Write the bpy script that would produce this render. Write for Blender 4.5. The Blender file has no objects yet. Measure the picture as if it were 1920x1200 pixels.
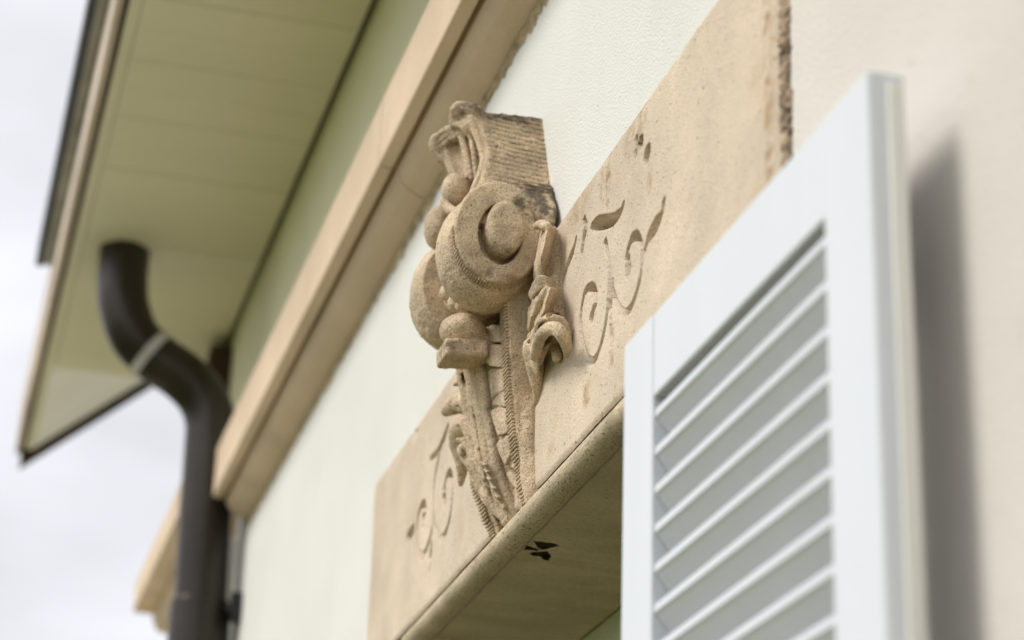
import bpy, bmesh, math, random
import numpy as np
from mathutils import Matrix, Vector

# ------------------------------------------------------------------ camera, sky, sun, exposure
scene = bpy.context.scene
COL = scene.collection
R = math.radians
scene.view_settings.view_transform = 'Standard'
scene.view_settings.look = 'None'
scene.view_settings.exposure = 0.0
scene.view_settings.gamma = 1.0
scene.cycles.use_denoising = True
scene.cycles.max_bounces = 10
scene.cycles.diffuse_bounces = 3

cam_d = bpy.data.cameras.new('camera')
cam = bpy.data.objects.new('camera', cam_d)
COL.objects.link(cam)
cam.matrix_world = Matrix(((0.2653, 0.3649, 0.8924, 2.7475),
                           (0.9637, -0.1293, -0.2336, -0.7563),
                           (0.0301, 0.9220, -0.3860, 1.65),
                           (0, 0, 0, 1)))
cam_d.sensor_width = 36.0
cam_d.lens = 79.69
cam_d.clip_start = 0.05
cam_d.clip_end = 2000
cam_d.dof.use_dof = True
cam_d.dof.focus_distance = 2.91
cam_d.dof.aperture_fstop = 3.3
scene.camera = cam

TO_SUN = Vector((0.0, -0.68, 0.66)).normalized()
world = bpy.data.worlds.new('World')
scene.world = world
world.use_nodes = True
nt = world.node_tree
for n in list(nt.nodes):
    nt.nodes.remove(n)
def wn(t, **kw):
    n = nt.nodes.new(t)
    for k, v in kw.items():
        setattr(n, k, v)
    return n
wout = wn('ShaderNodeOutputWorld')
wbg = wn('ShaderNodeBackground')
wbg.inputs['Strength'].default_value = 0.1
sky = wn('ShaderNodeTexSky', sky_type='NISHITA', sun_disc=False)
sky.sun_elevation = math.asin(TO_SUN.z)
sky.sun_rotation = math.atan2(TO_SUN.x, TO_SUN.y)
tc = wn('ShaderNodeTexCoord')
# cloud deck: a noise over the sky direction, with an added glow lobe to fill the right-facing sides
cn = wn('ShaderNodeTexNoise')
cn.inputs['Scale'].default_value = 4.5
cn.inputs['Detail'].default_value = 4.0
cn.inputs['Roughness'].default_value = 0.5
cmap = wn('ShaderNodeMapping')
cmap.inputs['Scale'].default_value = (1.0, 1.0, 2.6)
nt.links.new(tc.outputs['Generated'], cmap.inputs['Vector'])
nt.links.new(cmap.outputs['Vector'], cn.inputs['Vector'])
cr = wn('ShaderNodeMapRange')
cr.inputs['From Min'].default_value = 0.3
cr.inputs['From Max'].default_value = 0.7
cr.inputs['To Min'].default_value = 8.3
cr.inputs['To Max'].default_value = 11.4
nt.links.new(cn.outputs['Fac'], cr.inputs['Value'])
dp = wn('ShaderNodeVectorMath', operation='DOT_PRODUCT')
nt.links.new(tc.outputs['Generated'], dp.inputs[0])
dp.inputs[1].default_value = Vector((0.62, -0.62, 0.48)).normalized()
gl = wn('ShaderNodeMapRange')
gl.interpolation_type = 'SMOOTHSTEP'
gl.inputs['From Min'].default_value = 0.35
gl.inputs['From Max'].default_value = 1.0
gl.inputs['To Min'].default_value = 1.0
gl.inputs['To Max'].default_value = 1.25
nt.links.new(dp.outputs['Value'], gl.inputs['Value'])
mm = wn('ShaderNodeMath', operation='MULTIPLY')
nt.links.new(cr.outputs[0], mm.inputs[0])
nt.links.new(gl.outputs[0], mm.inputs[1])
cc = wn('ShaderNodeVectorMath', operation='SCALE')
cc.inputs[0].default_value = (0.945, 0.95, 1.0)
nt.links.new(mm.outputs[0], cc.inputs['Scale'])
mix = wn('ShaderNodeMix', data_type='RGBA')
mix.inputs['Factor'].default_value = 0.93
nt.links.new(sky.outputs['Color'], mix.inputs['A'])
nt.links.new(cc.outputs[0], mix.inputs['B'])
nt.links.new(mix.outputs['Result'], wbg.inputs['Color'])
nt.links.new(wbg.outputs[0], wout.inputs['Surface'])

sun_d = bpy.data.lights.new('sun', 'SUN')
sun_d.energy = 2.65
sun_d.angle = R(25)
sun_d.color = (1.0, 0.95, 0.87)
sun = bpy.data.objects.new('sun', sun_d)
COL.objects.link(sun)
sun.rotation_euler = TO_SUN.to_track_quat('Z', 'Y').to_euler()
sun.location = (-3, -8, 9)

# ------------------------------------------------------------------ materials
def mat(name, base, rough=0.8, var=0.12, vscale=6.0, tint=None, bump=0.0, bscale=200.0,
        pits=0.0, pscale=150.0, pitcol=(0.1, 0.07, 0.04), grain=0.0, gscale=500.0, stain=None, metallic=0.0, spec=0.3, stretch=None, spot=None):
    m = bpy.data.materials.new(name)
    m.use_nodes = True
    t = m.node_tree
    b = t.nodes['Principled BSDF']
    b.inputs['Roughness'].default_value = rough
    b.inputs['Metallic'].default_value = metallic
    b.inputs['Specular IOR Level'].default_value = spec
    co = t.nodes.new('ShaderNodeTexCoord')
    src = co.outputs['Object']
    if stretch:
        mp = t.nodes.new('ShaderNodeMapping')
        mp.inputs['Scale'].default_value = stretch
        t.links.new(src, mp.inputs['Vector'])
        src = mp.outputs['Vector']
    def noise(scale, detail=4.0, rough_=0.55, vec=None):
        n = t.nodes.new('ShaderNodeTexNoise')
        n.inputs['Scale'].default_value = scale
        n.inputs['Detail'].default_value = detail
        n.inputs['Roughness'].default_value = rough_
        t.links.new(vec or src, n.inputs['Vector'])
        return n
    def ramp(inp, a, c, ca, cb):
        r = t.nodes.new('ShaderNodeValToRGB')
        r.color_ramp.elements[0].position = a
        r.color_ramp.elements[1].position = c
        r.color_ramp.elements[0].color = (*ca, 1)
        r.color_ramp.elements[1].color = (*cb, 1)
        t.links.new(inp, r.inputs['Fac'])
        return r
    def mixc(f, a, bb, blend='MIX'):
        mx = t.nodes.new('ShaderNodeMix')
        mx.data_type = 'RGBA'
        mx.blend_type = blend
        for k, v in (('Factor', f), ('A', a), ('B', bb)):
            if isinstance(v, (int, float)):
                mx.inputs[k].default_value = v
            elif isinstance(v, tuple):
                mx.inputs[k].default_value = (*v, 1)
            else:
                t.links.new(v, mx.inputs[k])
        return mx.outputs['Result']
    n1 = noise(vscale, 5)
    tint = tint or tuple(c * (1 - 2 * var) for c in base)
    hi = tuple(min(1, c * (1 + var)) for c in base)
    col = ramp(n1.outputs['Fac'], 0.32, 0.68, tint, hi).outputs['Color']
    hsum = None
    if grain:
        ng = noise(gscale, 2, 0.6)
        g = ramp(ng.outputs['Fac'], 0.3, 0.7, (1 - grain,) * 3, (1 + grain * 0.6,) * 3)
        col = mixc(1.0, col, g.outputs['Color'], 'MULTIPLY')
    if stain:
        for sc, lo, hi_, sc_col, amt in stain:
            ns = noise(sc, 6, 0.62)
            s = ramp(ns.outputs['Fac'], lo, hi_, (0, 0, 0), (amt,) * 3)
            col = mixc(s.outputs['Color'], col, sc_col)
    if pits:
        npn = noise(pscale, 2, 0.5)
        pr = ramp(npn.outputs['Fac'], pits, pits + 0.05, (0, 0, 0), (0.85,) * 3)
        col = mixc(pr.outputs['Color'], col, pitcol)
    if spot:
        at = t.nodes.new('ShaderNodeAttribute')
        at.attribute_name = 'weathering'
        col = mixc(at.outputs['Fac'], col, spot)
    t.links.new(col, b.inputs['Base Color'])
    if bump:
        nb = noise(bscale, 4, 0.6)
        h = nb.outputs['Fac']
        if pits:
            sb = t.nodes.new('ShaderNodeMath')
            sb.operation = 'SUBTRACT'
            t.links.new(h, sb.inputs[0])
            t.links.new(pr.outputs['Color'], sb.inputs[1])
            h = sb.outputs[0]
        bp = t.nodes.new('ShaderNodeBump')
        bp.inputs['Strength'].default_value = 1.0
        bp.inputs['Distance'].default_value = bump
        t.links.new(h, bp.inputs['Height'])
        t.links.new(bp.outputs['Normal'], b.inputs['Normal'])
    return m

BROWN = (0.20, 0.13, 0.07)
M = {}
M['block'] = mat('sandstone_block', spot=(0.36, 0.22, 0.10), base=(0.72, 0.60, 0.465), rough=0.9, var=0.08, vscale=5, bump=0.0016, bscale=330, pits=0.66, pscale=190, grain=0.24, gscale=480,
                 pitcol=(0.26, 0.17, 0.09), stain=[(9, 0.58, 0.76, (0.50, 0.36, 0.20), 0.5), (26, 0.66, 0.78, (0.34, 0.25, 0.15), 0.45)])
M['carved'] = mat('sandstone_carved', spot=(0.13, 0.10, 0.07), base=(0.74, 0.585, 0.41), rough=0.92, var=0.15, vscale=18, bump=0.0030, bscale=300, pits=0.655, pscale=330, grain=0.40, gscale=460,
                  pitcol=(0.24, 0.17, 0.10), stain=[(22, 0.56, 0.74, (0.30, 0.19, 0.10), 0.55)])
M['weathered'] = mat('sandstone_weathered', spot=(0.12, 0.095, 0.07), base=(0.68, 0.53, 0.36), rough=0.93, var=0.16, vscale=18, bump=0.0026, bscale=330, pits=0.64, pscale=320, grain=0.36, gscale=460,
                     pitcol=(0.13, 0.09, 0.05), stain=[(14, 0.50, 0.66, (0.17, 0.125, 0.085), 0.75), (40, 0.60, 0.75, (0.10, 0.08, 0.06), 0.7)])
M['roll'] = mat('sandstone_roll', (0.65, 0.54, 0.38), 0.9, 0.12, 10, bump=0.0022, bscale=330, pits=0.63, pscale=240, grain=0.34, gscale=480,
                pitcol=(0.16, 0.11, 0.06), stain=[(12, 0.6, 0.8, (0.22, 0.15, 0.08), 0.5)])
M['under'] = mat('sandstone_underside', (0.62, 0.53, 0.37), 0.9, 0.12, 8, bump=0.0016, bscale=160, pits=0.69, pscale=300, grain=0.2, gscale=500,
                 pitcol=(0.12, 0.08, 0.04), stain=[(7, 0.55, 0.75, (0.36, 0.25, 0.13), 0.6)], stretch=(1, 0.35, 1))
M['cornice'] = mat('cornice_stone', (0.72, 0.565, 0.42), 0.85, 0.06, 4, bump=0.0008, bscale=150, grain=0.08, gscale=300,
                   stain=[(6, 0.6, 0.8, (0.42, 0.29, 0.19), 0.4)])
M['rough'] = mat('rough_stone_end', (0.58, 0.44, 0.31), 0.95, 0.35, 45, bump=0.003, bscale=120, pits=0.6, pscale=90, grain=0.3, gscale=300)
M['plaster'] = mat('pale_plaster', (0.765, 0.77, 0.73), 0.92, 0.025, 3, bump=0.0022, bscale=260, pits=0.70, pscale=170,
                   pitcol=(0.46, 0.44, 0.38), grain=0.03, gscale=300, stain=[(1.6, 0.5, 0.8, (0.76, 0.70, 0.62), 0.5)])
M['warm_lit'] = mat('warm_lit_plaster', (0.715, 0.675, 0.625), 0.92, 0.035, 2.5, bump=0.0022, bscale=260, pits=0.70, pscale=170,
                   pitcol=(0.46, 0.42, 0.36), grain=0.03, gscale=300, stain=[(2.2, 0.5, 0.8, (0.72, 0.64, 0.55), 0.5)])  # same plaster, the warmer light on the right put into its colour
M['bounce_tint_panel'] = mat('green_bounce_plaster', (0.86, 0.84, 0.62), 0.92, 0.03, 3, bump=0.002, bscale=200)  # wall plaster with green ground bounce put into its colour
M['shutter'] = mat('white_shutter_paint', (0.70, 0.735, 0.785), 0.45, 0.02, 8, bump=0.0003, bscale=90, spec=0.4, stretch=(1, 1, 0.2),
                   stain=[(5, 0.62, 0.8, (0.70, 0.71, 0.68), 0.5)])
M['edge'] = mat('aged_shutter_edge', (0.74, 0.74, 0.70), 0.55, 0.06, 10, bump=0.0004, bscale=120, stretch=(1, 1, 0.25),
                stain=[(12, 0.5, 0.7, (0.52, 0.50, 0.42), 0.6)])
M['soffit'] = mat('soffit_cream_paint', (0.735, 0.715, 0.575), 0.6, 0.03, 3, bump=0.0005, bscale=60, stretch=(1, 0.2, 1))
M['lit_boards'] = mat('lit_verge_boards', (0.86, 0.84, 0.78), 0.6, 0.02, 3)  # whitened to stand in for light reaching the verge from the far side
M['fascia'] = mat('weathered_fascia', (0.66, 0.56, 0.48), 0.8, 0.12, 5, bump=0.0012, bscale=60, stretch=(0.25, 1, 1),
                  stain=[(9, 0.55, 0.72, (0.30, 0.25, 0.21), 0.8)])
M['dark_wood'] = mat('dark_brown_timber', (0.055, 0.035, 0.018), 0.7, 0.25, 8, bump=0.001, bscale=80)
M['black_metal'] = mat('black_metal', (0.02, 0.022, 0.024), 0.4, 0.2, 8, metallic=0.3, spec=0.5)
M['grey_metal'] = mat('grey_zinc', (0.52, 0.51, 0.50), 0.6, 0.15, 10)
M['pipe'] = mat('bronze_pipe', (0.033, 0.025, 0.019), 0.33, 0.25, 5, spec=0.5, metallic=0.35, bump=0.0003, bscale=60,
                stain=[(8, 0.50, 0.70, (0.075, 0.065, 0.058), 0.7), (25, 0.6, 0.75, (0.03, 0.02, 0.012), 0.7)], stretch=(1, 1, 0.3))
M['tile'] = mat('roof_tile', (0.18, 0.10, 0.07), 0.85, 0.25, 10, bump=0.003, bscale=60)
M['grass'] = mat('lawn', (0.095, 0.125, 0.022), 0.95, 0.2, 1.5, bump=0.02, bscale=30)
M['gravel'] = mat('terrace_gravel', (0.20, 0.175, 0.07), 0.95, 0.15, 8, bump=0.006, bscale=120, grain=0.2, gscale=150)
M['bounce_ground'] = mat('pale_bounce_ground', (0.50, 0.46, 0.34), 0.9, 0.1, 4, bump=0.003, bscale=60)
M['mortar'] = mat('yellowed_mortar', (0.50, 0.39, 0.25), 0.95, 0.2, 30, bump=0.004, bscale=150)
M['frame'] = mat('window_frame_paint', (0.62, 0.66, 0.50), 0.5, 0.03, 6, spec=0.4)
M['hole'] = mat('dark_cavity', (0.02, 0.014, 0.008), 1.0, 0.2, 60)
gm = bpy.data.materials.new('window_glass')
gm.use_nodes = True
gb = gm.node_tree.nodes['Principled BSDF']
gb.inputs['Base Color'].default_value = (0.03, 0.035, 0.03, 1)
gb.inputs['Roughness'].default_value = 0.04
M['glass'] = gm

# ------------------------------------------------------------------ object helpers
def link_mesh(name, verts, faces, material, parent=None, smooth=False, loc=None):
    me = bpy.data.meshes.new(name)
    o = bpy.data.objects.new(name, me)
    org = np.array(loc if loc is not None else (0, 0, 0), float)
    base = np.array(parent.matrix_world.translation) if parent is not None else np.zeros(3)
    if parent is not None and parent.parent is not None:
        base = np.array(parent['origin'])
    v = np.asarray(verts, float) - (base + org if parent is None else base)
    if isinstance(faces, np.ndarray):
        me.vertices.add(len(v)); me.vertices.foreach_set('co', v.astype(np.float32).ravel())
        nf, k = faces.shape
        me.loops.add(nf * k); me.loops.foreach_set('vertex_index', faces.astype(np.int32).ravel())
        me.polygons.add(nf)
        me.polygons.foreach_set('loop_start', np.arange(0, nf * k, k, dtype=np.int32))
        me.update(calc_edges=True); me.validate()
    else:
        me.from_pydata([tuple(p) for p in v], [], [tuple(f) for f in faces])
        me.update()
    if smooth:
        me.polygons.foreach_set('use_smooth', np.ones(len(me.polygons), bool))
    if material is not None:
        me.materials.append(material)
    COL.objects.link(o)
    if parent is not None:
        o.parent = parent
        o['origin'] = list(base)
    else:
        o.location = org
    return o

def bm_obj(name, bm, material, parent=None, smooth=False, bevel=0.0, seg=2, loc=None):
    bmesh.ops.recalc_face_normals(bm, faces=bm.faces)
    bm.verts.ensure_lookup_table()
    vs = [tuple(v.co) for v in bm.verts]
    fs = [[v.index for v in f.verts] for f in bm.faces]
    bm.free()
    o = link_mesh(name, vs, fs, material, parent, smooth, loc)
    if bevel:
        md = o.modifiers.new('bevel', 'BEVEL')
        md.width = bevel; md.segments = seg; md.limit_method = 'ANGLE'; md.angle_limit = R(35)
    return o

def empty(name, loc, label, cat, group=None):
    o = bpy.data.objects.new(name, None)
    COL.objects.link(o)
    o.location = loc
    o.matrix_world = Matrix.Translation(loc)
    o['label'] = label; o['category'] = cat; o['kind'] = 'thing'
    if group: o['group'] = group
    return o

def add_box(bm, x0, x1, y0, y1, z0, z1):
    vs = [bm.verts.new(p) for p in ((x0, y0, z0), (x1, y0, z0), (x1, y1, z0), (x0, y1, z0), (x0, y0, z1), (x1, y0, z1), (x1, y1, z1), (x0, y1, z1))]
    for f in ((0, 3, 2, 1), (4, 5, 6, 7), (0, 1, 5, 4), (1, 2, 6, 5), (2, 3, 7, 6), (3, 0, 4, 7)):
        bm.faces.new([vs[i] for i in f])

def add_prism(bm, prof, x0, x1, nx=1):
    """profile of (y, z) points swept along X"""
    rings = []
    for i in range(nx + 1):
        x = x0 + (x1 - x0) * i / nx
        rings.append([bm.verts.new((x, y, z)) for y, z in prof])
    n = len(prof)
    for a, b in zip(rings, rings[1:]):
        for i in range(n):
            bm.faces.new((a[i], a[(i + 1) % n], b[(i + 1) % n], b[i]))
    bm.faces.new(rings[0]); bm.faces.new(rings[-1][::-1])

def add_tube(bm, pts, rad, n=24, cap=True):
    pts = [Vector(p) for p in pts]
    rads = rad if isinstance(rad, (list, tuple)) else [rad] * len(pts)
    rings = []
    ref = Vector((1, 0, 0))
    for i, p in enumerate(pts):
        t = (pts[min(i + 1, len(pts) - 1)] - pts[max(i - 1, 0)]).normalized()
        u = (ref - t * ref.dot(t)).normalized()
        w = t.cross(u)
        rings.append([bm.verts.new(p + (u * math.cos(2 * math.pi * k / n) + w * math.sin(2 * math.pi * k / n)) * rads[i]) for k in range(n)])
    for a, b in zip(rings, rings[1:]):
        for k in range(n):
            bm.faces.new((a[k], a[(k + 1) % n], b[(k + 1) % n], b[k]))
    if cap:
        bm.faces.new(rings[0][::-1]); bm.faces.new(rings[-1])

def spline(pts, per=8):
    P = [np.array(p, float) for p in pts]
    P = [2 * P[0] - P[1]] + P + [2 * P[-1] - P[-2]]
    out = []
    for i in range(1, len(P) - 2):
        a, b, c, d = P[i - 1:i + 3]
        for k in range(per):
            t = k / per
            out.append(0.5 * (2 * b + (c - a) * t + (2 * a - 5 * b + 4 * c - d) * t * t + (3 * b - a - 3 * c + d) * t ** 3))
    out.append(P[-2])
    return [tuple(p) for p in out]

# ------------------------------------------------------------------ carving helpers: solid field -> mesh
_rng = np.random.RandomState(7)
_lat = _rng.rand(40, 40, 40).astype(np.float32)
def vnoise(x, y, z, wl):
    x, y, z = x / wl, y / wl, z / wl
    xi, yi, zi = np.floor(x).astype(int), np.floor(y).astype(int), np.floor(z).astype(int)
    fx, fy, fz = x - xi, y - yi, z - zi
    fx, fy, fz = (f * f * (3 - 2 * f) for f in (fx, fy, fz))
    def L(a, b, c): return _lat[(xi + a) % 40, (yi + b) % 40, (zi + c) % 40]
    c00 = L(0, 0, 0) * (1 - fx) + L(1, 0, 0) * fx
    c10 = L(0, 1, 0) * (1 - fx) + L(1, 1, 0) * fx
    c01 = L(0, 0, 1) * (1 - fx) + L(1, 0, 1) * fx
    c11 = L(0, 1, 1) * (1 - fx) + L(1, 1, 1) * fx
    return (c00 * (1 - fy) + c10 * fy) * (1 - fz) + (c01 * (1 - fy) + c11 * fy) * fz - 0.5

class Solid:
    def __init__(s, lo, hi, h=0.002):
        s.lo, s.h = np.array(lo, float), h
        n = np.ceil((np.array(hi, float) - s.lo) / h).astype(int) + 1
        s.ax = [s.lo[i] + h * np.arange(n[i]) for i in range(3)]
        s.d = np.full(n, 0.05)
    def sl(s, lo, hi, m):
        r = []
        for i in range(3):
            a = int(np.clip(np.searchsorted(s.ax[i], lo[i] - m), 0, len(s.ax[i])))
            b = int(np.clip(np.searchsorted(s.ax[i], hi[i] + m), 0, len(s.ax[i])))
            r.append(slice(a, b))
        return tuple(r)
    def op(s, f, lo, hi, k=0.0, mode='add'):
        q = s.sl(lo, hi, 4 * s.h + k)
        X = s.ax[0][q[0]][:, None, None]; Y = s.ax[1][q[1]][None, :, None]; Z = s.ax[2][q[2]][None, None, :]
        if X.size == 0 or Y.size == 0 or Z.size == 0: return
        d2 = f(X, Y, Z)
        d1 = s.d[q]
        if mode == 'add':
            if k > 0:
                t = np.clip(0.5 + 0.5 * (d1 - d2) / k, 0, 1)
                s.d[q] = d1 * (1 - t) + d2 * t - k * t * (1 - t)
            else:
                s.d[q] = np.minimum(d1, d2)
        else:
            d2 = -d2
            if k > 0:
                t = np.clip(0.5 - 0.5 * (d1 - d2) / k, 0, 1)
                s.d[q] = d1 * (1 - t) + d2 * t + k * t * (1 - t)
            else:
                s.d[q] = np.maximum(d1, d2)
    def cone(s, a, b, ra, rb=None, k=0.0, mode='add'):
        rb = ra if rb is None else rb
        a, b = np.array(a, float), np.array(b, float)
        ab = b - a; L = ab @ ab + 1e-12
        def f(X, Y, Z):
            t = np.clip(((X - a[0]) * ab[0] + (Y - a[1]) * ab[1] + (Z - a[2]) * ab[2]) / L, 0, 1)
            return np.sqrt((X - a[0] - t * ab[0]) ** 2 + (Y - a[1] - t * ab[1]) ** 2 + (Z - a[2] - t * ab[2]) ** 2) - (ra + (rb - ra) * t)
        m = max(ra, rb)
        s.op(f, np.minimum(a, b) - m, np.maximum(a, b) + m, k, mode)
    def path(s, pts, rads, k=0.006, mode='add', per=5):
        P = spline([tuple(p) + (r,) for p, r in zip(pts, rads)], per)
        for a, b in zip(P, P[1:]):
            s.cone(a[:3], b[:3], a[3], b[3], k, mode)
    def ell(s, c, r, k=0.0, mode='add', rx=0.0):
        c, r = np.array(c, float), np.array(r, float)
        ca, sa = math.cos(rx), math.sin(rx)
        def f(X, Y, Z):
            y, z = Y - c[1], Z - c[2]
            y, z = y * ca + z * sa, -y * sa + z * ca
            q = np.sqrt(((X - c[0]) / r[0]) ** 2 + (y / r[1]) ** 2 + (z / r[2]) ** 2)
            return (q - 1) * r.min()
        m = r.max() if rx else r
        s.op(f, c - m, c + m, k, mode)
    def box(s, c, hf, rnd=0.003, k=0.0, mode='add', rot=(0, 0, 0)):
        c, hf = np.array(c, float), np.array(hf, float)
        from mathutils import Euler
        Q = np.array(Euler(rot).to_matrix())
        def f(X, Y, Z):
            x, y, z = X - c[0], Y - c[1], Z - c[2]
            u = [np.abs(Q[0, i] * x + Q[1, i] * y + Q[2, i] * z) - hf[i] + rnd for i in range(3)]
            o = np.sqrt(sum(np.maximum(t, 0) ** 2 for t in u))
            return o + np.minimum(np.maximum(np.maximum(u[0], u[1]), u[2]), 0) - rnd
        m = np.linalg.norm(hf)
        s.op(f, c - m, c + m, k, mode)
    def prism(s, poly, x0, x1, rnd=0.003, k=0.0, mode='add', xr=None, xl=None):
        """(y, z) polygon swept over X; xr(z), xl(z) may lean the ends"""
        P = np.array(poly, float)
        def f(X, Y, Z):
            y, z = np.broadcast_arrays(Y[0], Z[0])
            d = np.full(y.shape, 1e9); ins = np.zeros(y.shape, bool)
            for i in range(len(P)):
                a, b = P[i], P[(i + 1) % len(P)]
                e = b - a
                t = np.clip(((y - a[0]) * e[0] + (z - a[1]) * e[1]) / (e @ e + 1e-12), 0, 1)
                d = np.minimum(d, (y - a[0] - t * e[0]) ** 2 + (z - a[1] - t * e[1]) ** 2)
                cr = (a[1] > z) != (b[1] > z)
                with np.errstate(divide='ignore', invalid='ignore'):
                    xx = a[0] + (z - a[1]) / (b[1] - a[1] if b[1] != a[1] else 1e-9) * e[0]
                ins ^= cr & (y < xx)
            d2 = np.where(ins, -np.sqrt(d), np.sqrt(d))[None]
            xr_ = xr(Z) if xr else x1
            xl_ = xl(Z) if xl else x0
            dx = np.maximum(xl_ - X, X - xr_)
            a_, b_ = d2 + rnd, dx + rnd
            return np.sqrt(np.maximum(a_, 0) ** 2 + np.maximum(b_, 0) ** 2) + np.minimum(np.maximum(a_, b_), 0) - rnd
        s.op(f, (x0, P[:, 0].min(), P[:, 1].min()), (x1, P[:, 0].max(), P[:, 1].max()), k, mode)
    def hull(s, pts, rnd=0.004, k=0.0, mode='add'):
        b = bmesh.new()
        for p in pts: b.verts.new(p)
        bmesh.ops.convex_hull(b, input=b.verts)
        b.normal_update()
        cen = np.mean(pts, 0)
        pl = []
        for f in b.faces:
            n = np.array(f.normal); c = np.array(f.verts[0].co)
            if np.linalg.norm(n) < 0.5: continue
            if n @ (cen - c) > 0: n = -n
            if any(n @ m > 0.985 and abs(n @ c - w) < 0.004 for m, w in pl):
                continue
            pl.append((n, n @ c))
        b.free()
        lo, hi = np.min(pts, 0), np.max(pts, 0)
        kk = rnd * 0.6
        def f(X, Y, Z):
            d = None
            for n, w in pl:   # softened maximum rounds the arrises
                e = n[0] * X + n[1] * Y + n[2] * Z - w
                if d is None:
                    d = e
                    continue
                t = np.clip(0.5 - 0.5 * (e - d) / kk, 0, 1)
                d = e * (1 - t) + d * t + kk * t * (1 - t)
            return d - kk * 0.25
        s.op(f, lo, hi, k, mode)
    def disc(s, c, ry, rz, x0, x1, rnd=0.003, k=0.0, mode='add'):
        s.prism([(c[0] + ry * math.cos(a), c[1] + rz * math.sin(a)) for a in np.linspace(0, 2 * math.pi, 40, endpoint=False)], x0, x1, rnd, k, mode)
    def erode(s, amp=0.0008, wl=0.011, amp2=0.0005, wl2=0.0045):
        X = s.ax[0][:, None, None]; Y = s.ax[1][None, :, None]; Z = s.ax[2][None, None, :]
        near = np.abs(s.d) < 0.012
        i = np.nonzero(near)
        x, y, z = s.ax[0][i[0]], s.ax[1][i[1]], s.ax[2][i[2]]
        s.d[i] += 2 * amp * vnoise(x, y, z, wl) + 2 * amp2 * vnoise(x + 3.1, y, z, wl2)
    def mirrored(s, xm):
        """the same field reflected in the plane X = xm"""
        o = Solid.__new__(Solid)
        o.h = s.h
        o.ax = [2 * xm - s.ax[0][::-1], s.ax[1], s.ax[2]]
        o.lo = np.array([o.ax[0][0], s.lo[1], s.lo[2]])
        o.d = s.d[::-1].copy()
        return o
    def mesh(s):
        d = s.d.copy()
        d[0] = d[-1] = 0.01; d[:, 0] = d[:, -1] = 0.01; d[:, :, 0] = d[:, :, -1] = 0.01
        ins = d < 0
        cnt = sum(ins[a:a + ins.shape[0] - 1, b:b + ins.shape[1] - 1, c:c + ins.shape[2] - 1].astype(np.int8)
                  for a in (0, 1) for b in (0, 1) for c in (0, 1))
        act = (cnt > 0) & (cnt < 8)
        idx = np.full(act.shape, -1, np.int64)
        ci = np.argwhere(act)
        idx[act] = np.arange(len(ci))
        acc = np.zeros((len(ci), 3)); num = np.zeros(len(ci))
        corners = [(a, b, c) for a in (0, 1) for b in (0, 1) for c in (0, 1)]
        val = {k: d[ci[:, 0] + k[0], ci[:, 1] + k[1], ci[:, 2] + k[2]] for k in corners}
        for k in corners:
            for ax in range(3):
                if k[ax] == 0:
                    k2 = tuple(1 if i == ax else k[i] for i in range(3))
                    a, b = val[k], val[k2]
                    m = (a < 0) != (b < 0)
                    t = np.where(m, a / np.where(m, a - b, 1), 0)
                    p = np.array(k, float)[None].repeat(len(ci), 0)
                    p[:, ax] = t
                    acc[m] += p[m]; num[m] += 1
        V = s.lo + (ci + acc / num[:, None]) * s.h
        faces = []
        for ax in range(3):
            u, v = (ax + 1) % 3, (ax + 2) % 3
            a = ins.take(range(0, ins.shape[ax] - 1), ax); b = ins.take(range(1, ins.shape[ax]), ax)
            for flip, e in ((False, np.argwhere(a & ~b)), (True, np.argwhere(~a & b))):
                e = e[(e[:, u] > 0) & (e[:, v] > 0) & (e[:, u] < ins.shape[u] - 1) & (e[:, v] < ins.shape[v] - 1)]
                def at(du, dv):
                    q = e.copy(); q[:, u] += du; q[:, v] += dv
                    return idx[q[:, 0], q[:, 1], q[:, 2]]
                qd = np.stack([at(-1, -1), at(0, -1), at(0, 0), at(-1, 0)], 1)
                faces.append(qd[:, ::-1] if flip else qd)
        return V, np.concatenate(faces)

def weather(o, V, spots, wl=0.008, floor=0.35):
    """lichen and rust blotches: (centre, radii, strength) broken up by noise"""
    V = np.asarray(V)
    w = np.zeros(len(V))
    for c, r, k in spots:
        q = (((V - np.array(c)) / np.array(r)) ** 2).sum(1)
        w = np.maximum(w, k * np.clip(1.25 - q, 0, 1))
    n = vnoise(V[:, 0], V[:, 1], V[:, 2], wl) + 0.6 * vnoise(V[:, 0], V[:, 1], V[:, 2], wl * 0.4)
    w = np.clip(w * (0.75 + 2.4 * n) * 1.2, 0, 0.9)
    a = o.data.attributes.new('weathering', 'FLOAT', 'POINT')
    a.data.foreach_set('value', w.astype(np.float32))

LICHEN = [((0.0150,-0.0069,3.0194), (0.05, 0.035, 0.030), 1.0), ((0.0300,-0.0312,2.9957), (0.03, 0.022, 0.020), 0.8), ((0.0300,0.0032,2.9913), (0.05, 0.03, 0.022), 0.7),
          ((-0.06, -0.03, 3.186), (0.08, 0.09, 0.012), 0.9), ((-0.0750,-0.1068,3.1812), (0.03, 0.02, 0.012), 0.4), ((0.0100,-0.0865,2.8902), (0.05, 0.02, 0.012), 0.35),
          ((0.0400,-0.0619,2.9208), (0.03, 0.02, 0.012), 0.45), ((-0.0800,-0.0982,2.8135), (0.03, 0.03, 0.012), 0.4), ((-0.0500,-0.0339,3.1784), (0.03, 0.06, 0.012), 0.7)]
def carve(name, solid, material, parent):
    V, Fq = solid.mesh()
    o = link_mesh(name, V, Fq, material, parent, smooth=True)
    if material in (M['carved'], M['weathered']) and len(o.data.vertices) == len(V):
        weather(o, V, LICHEN)
    return o

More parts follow.
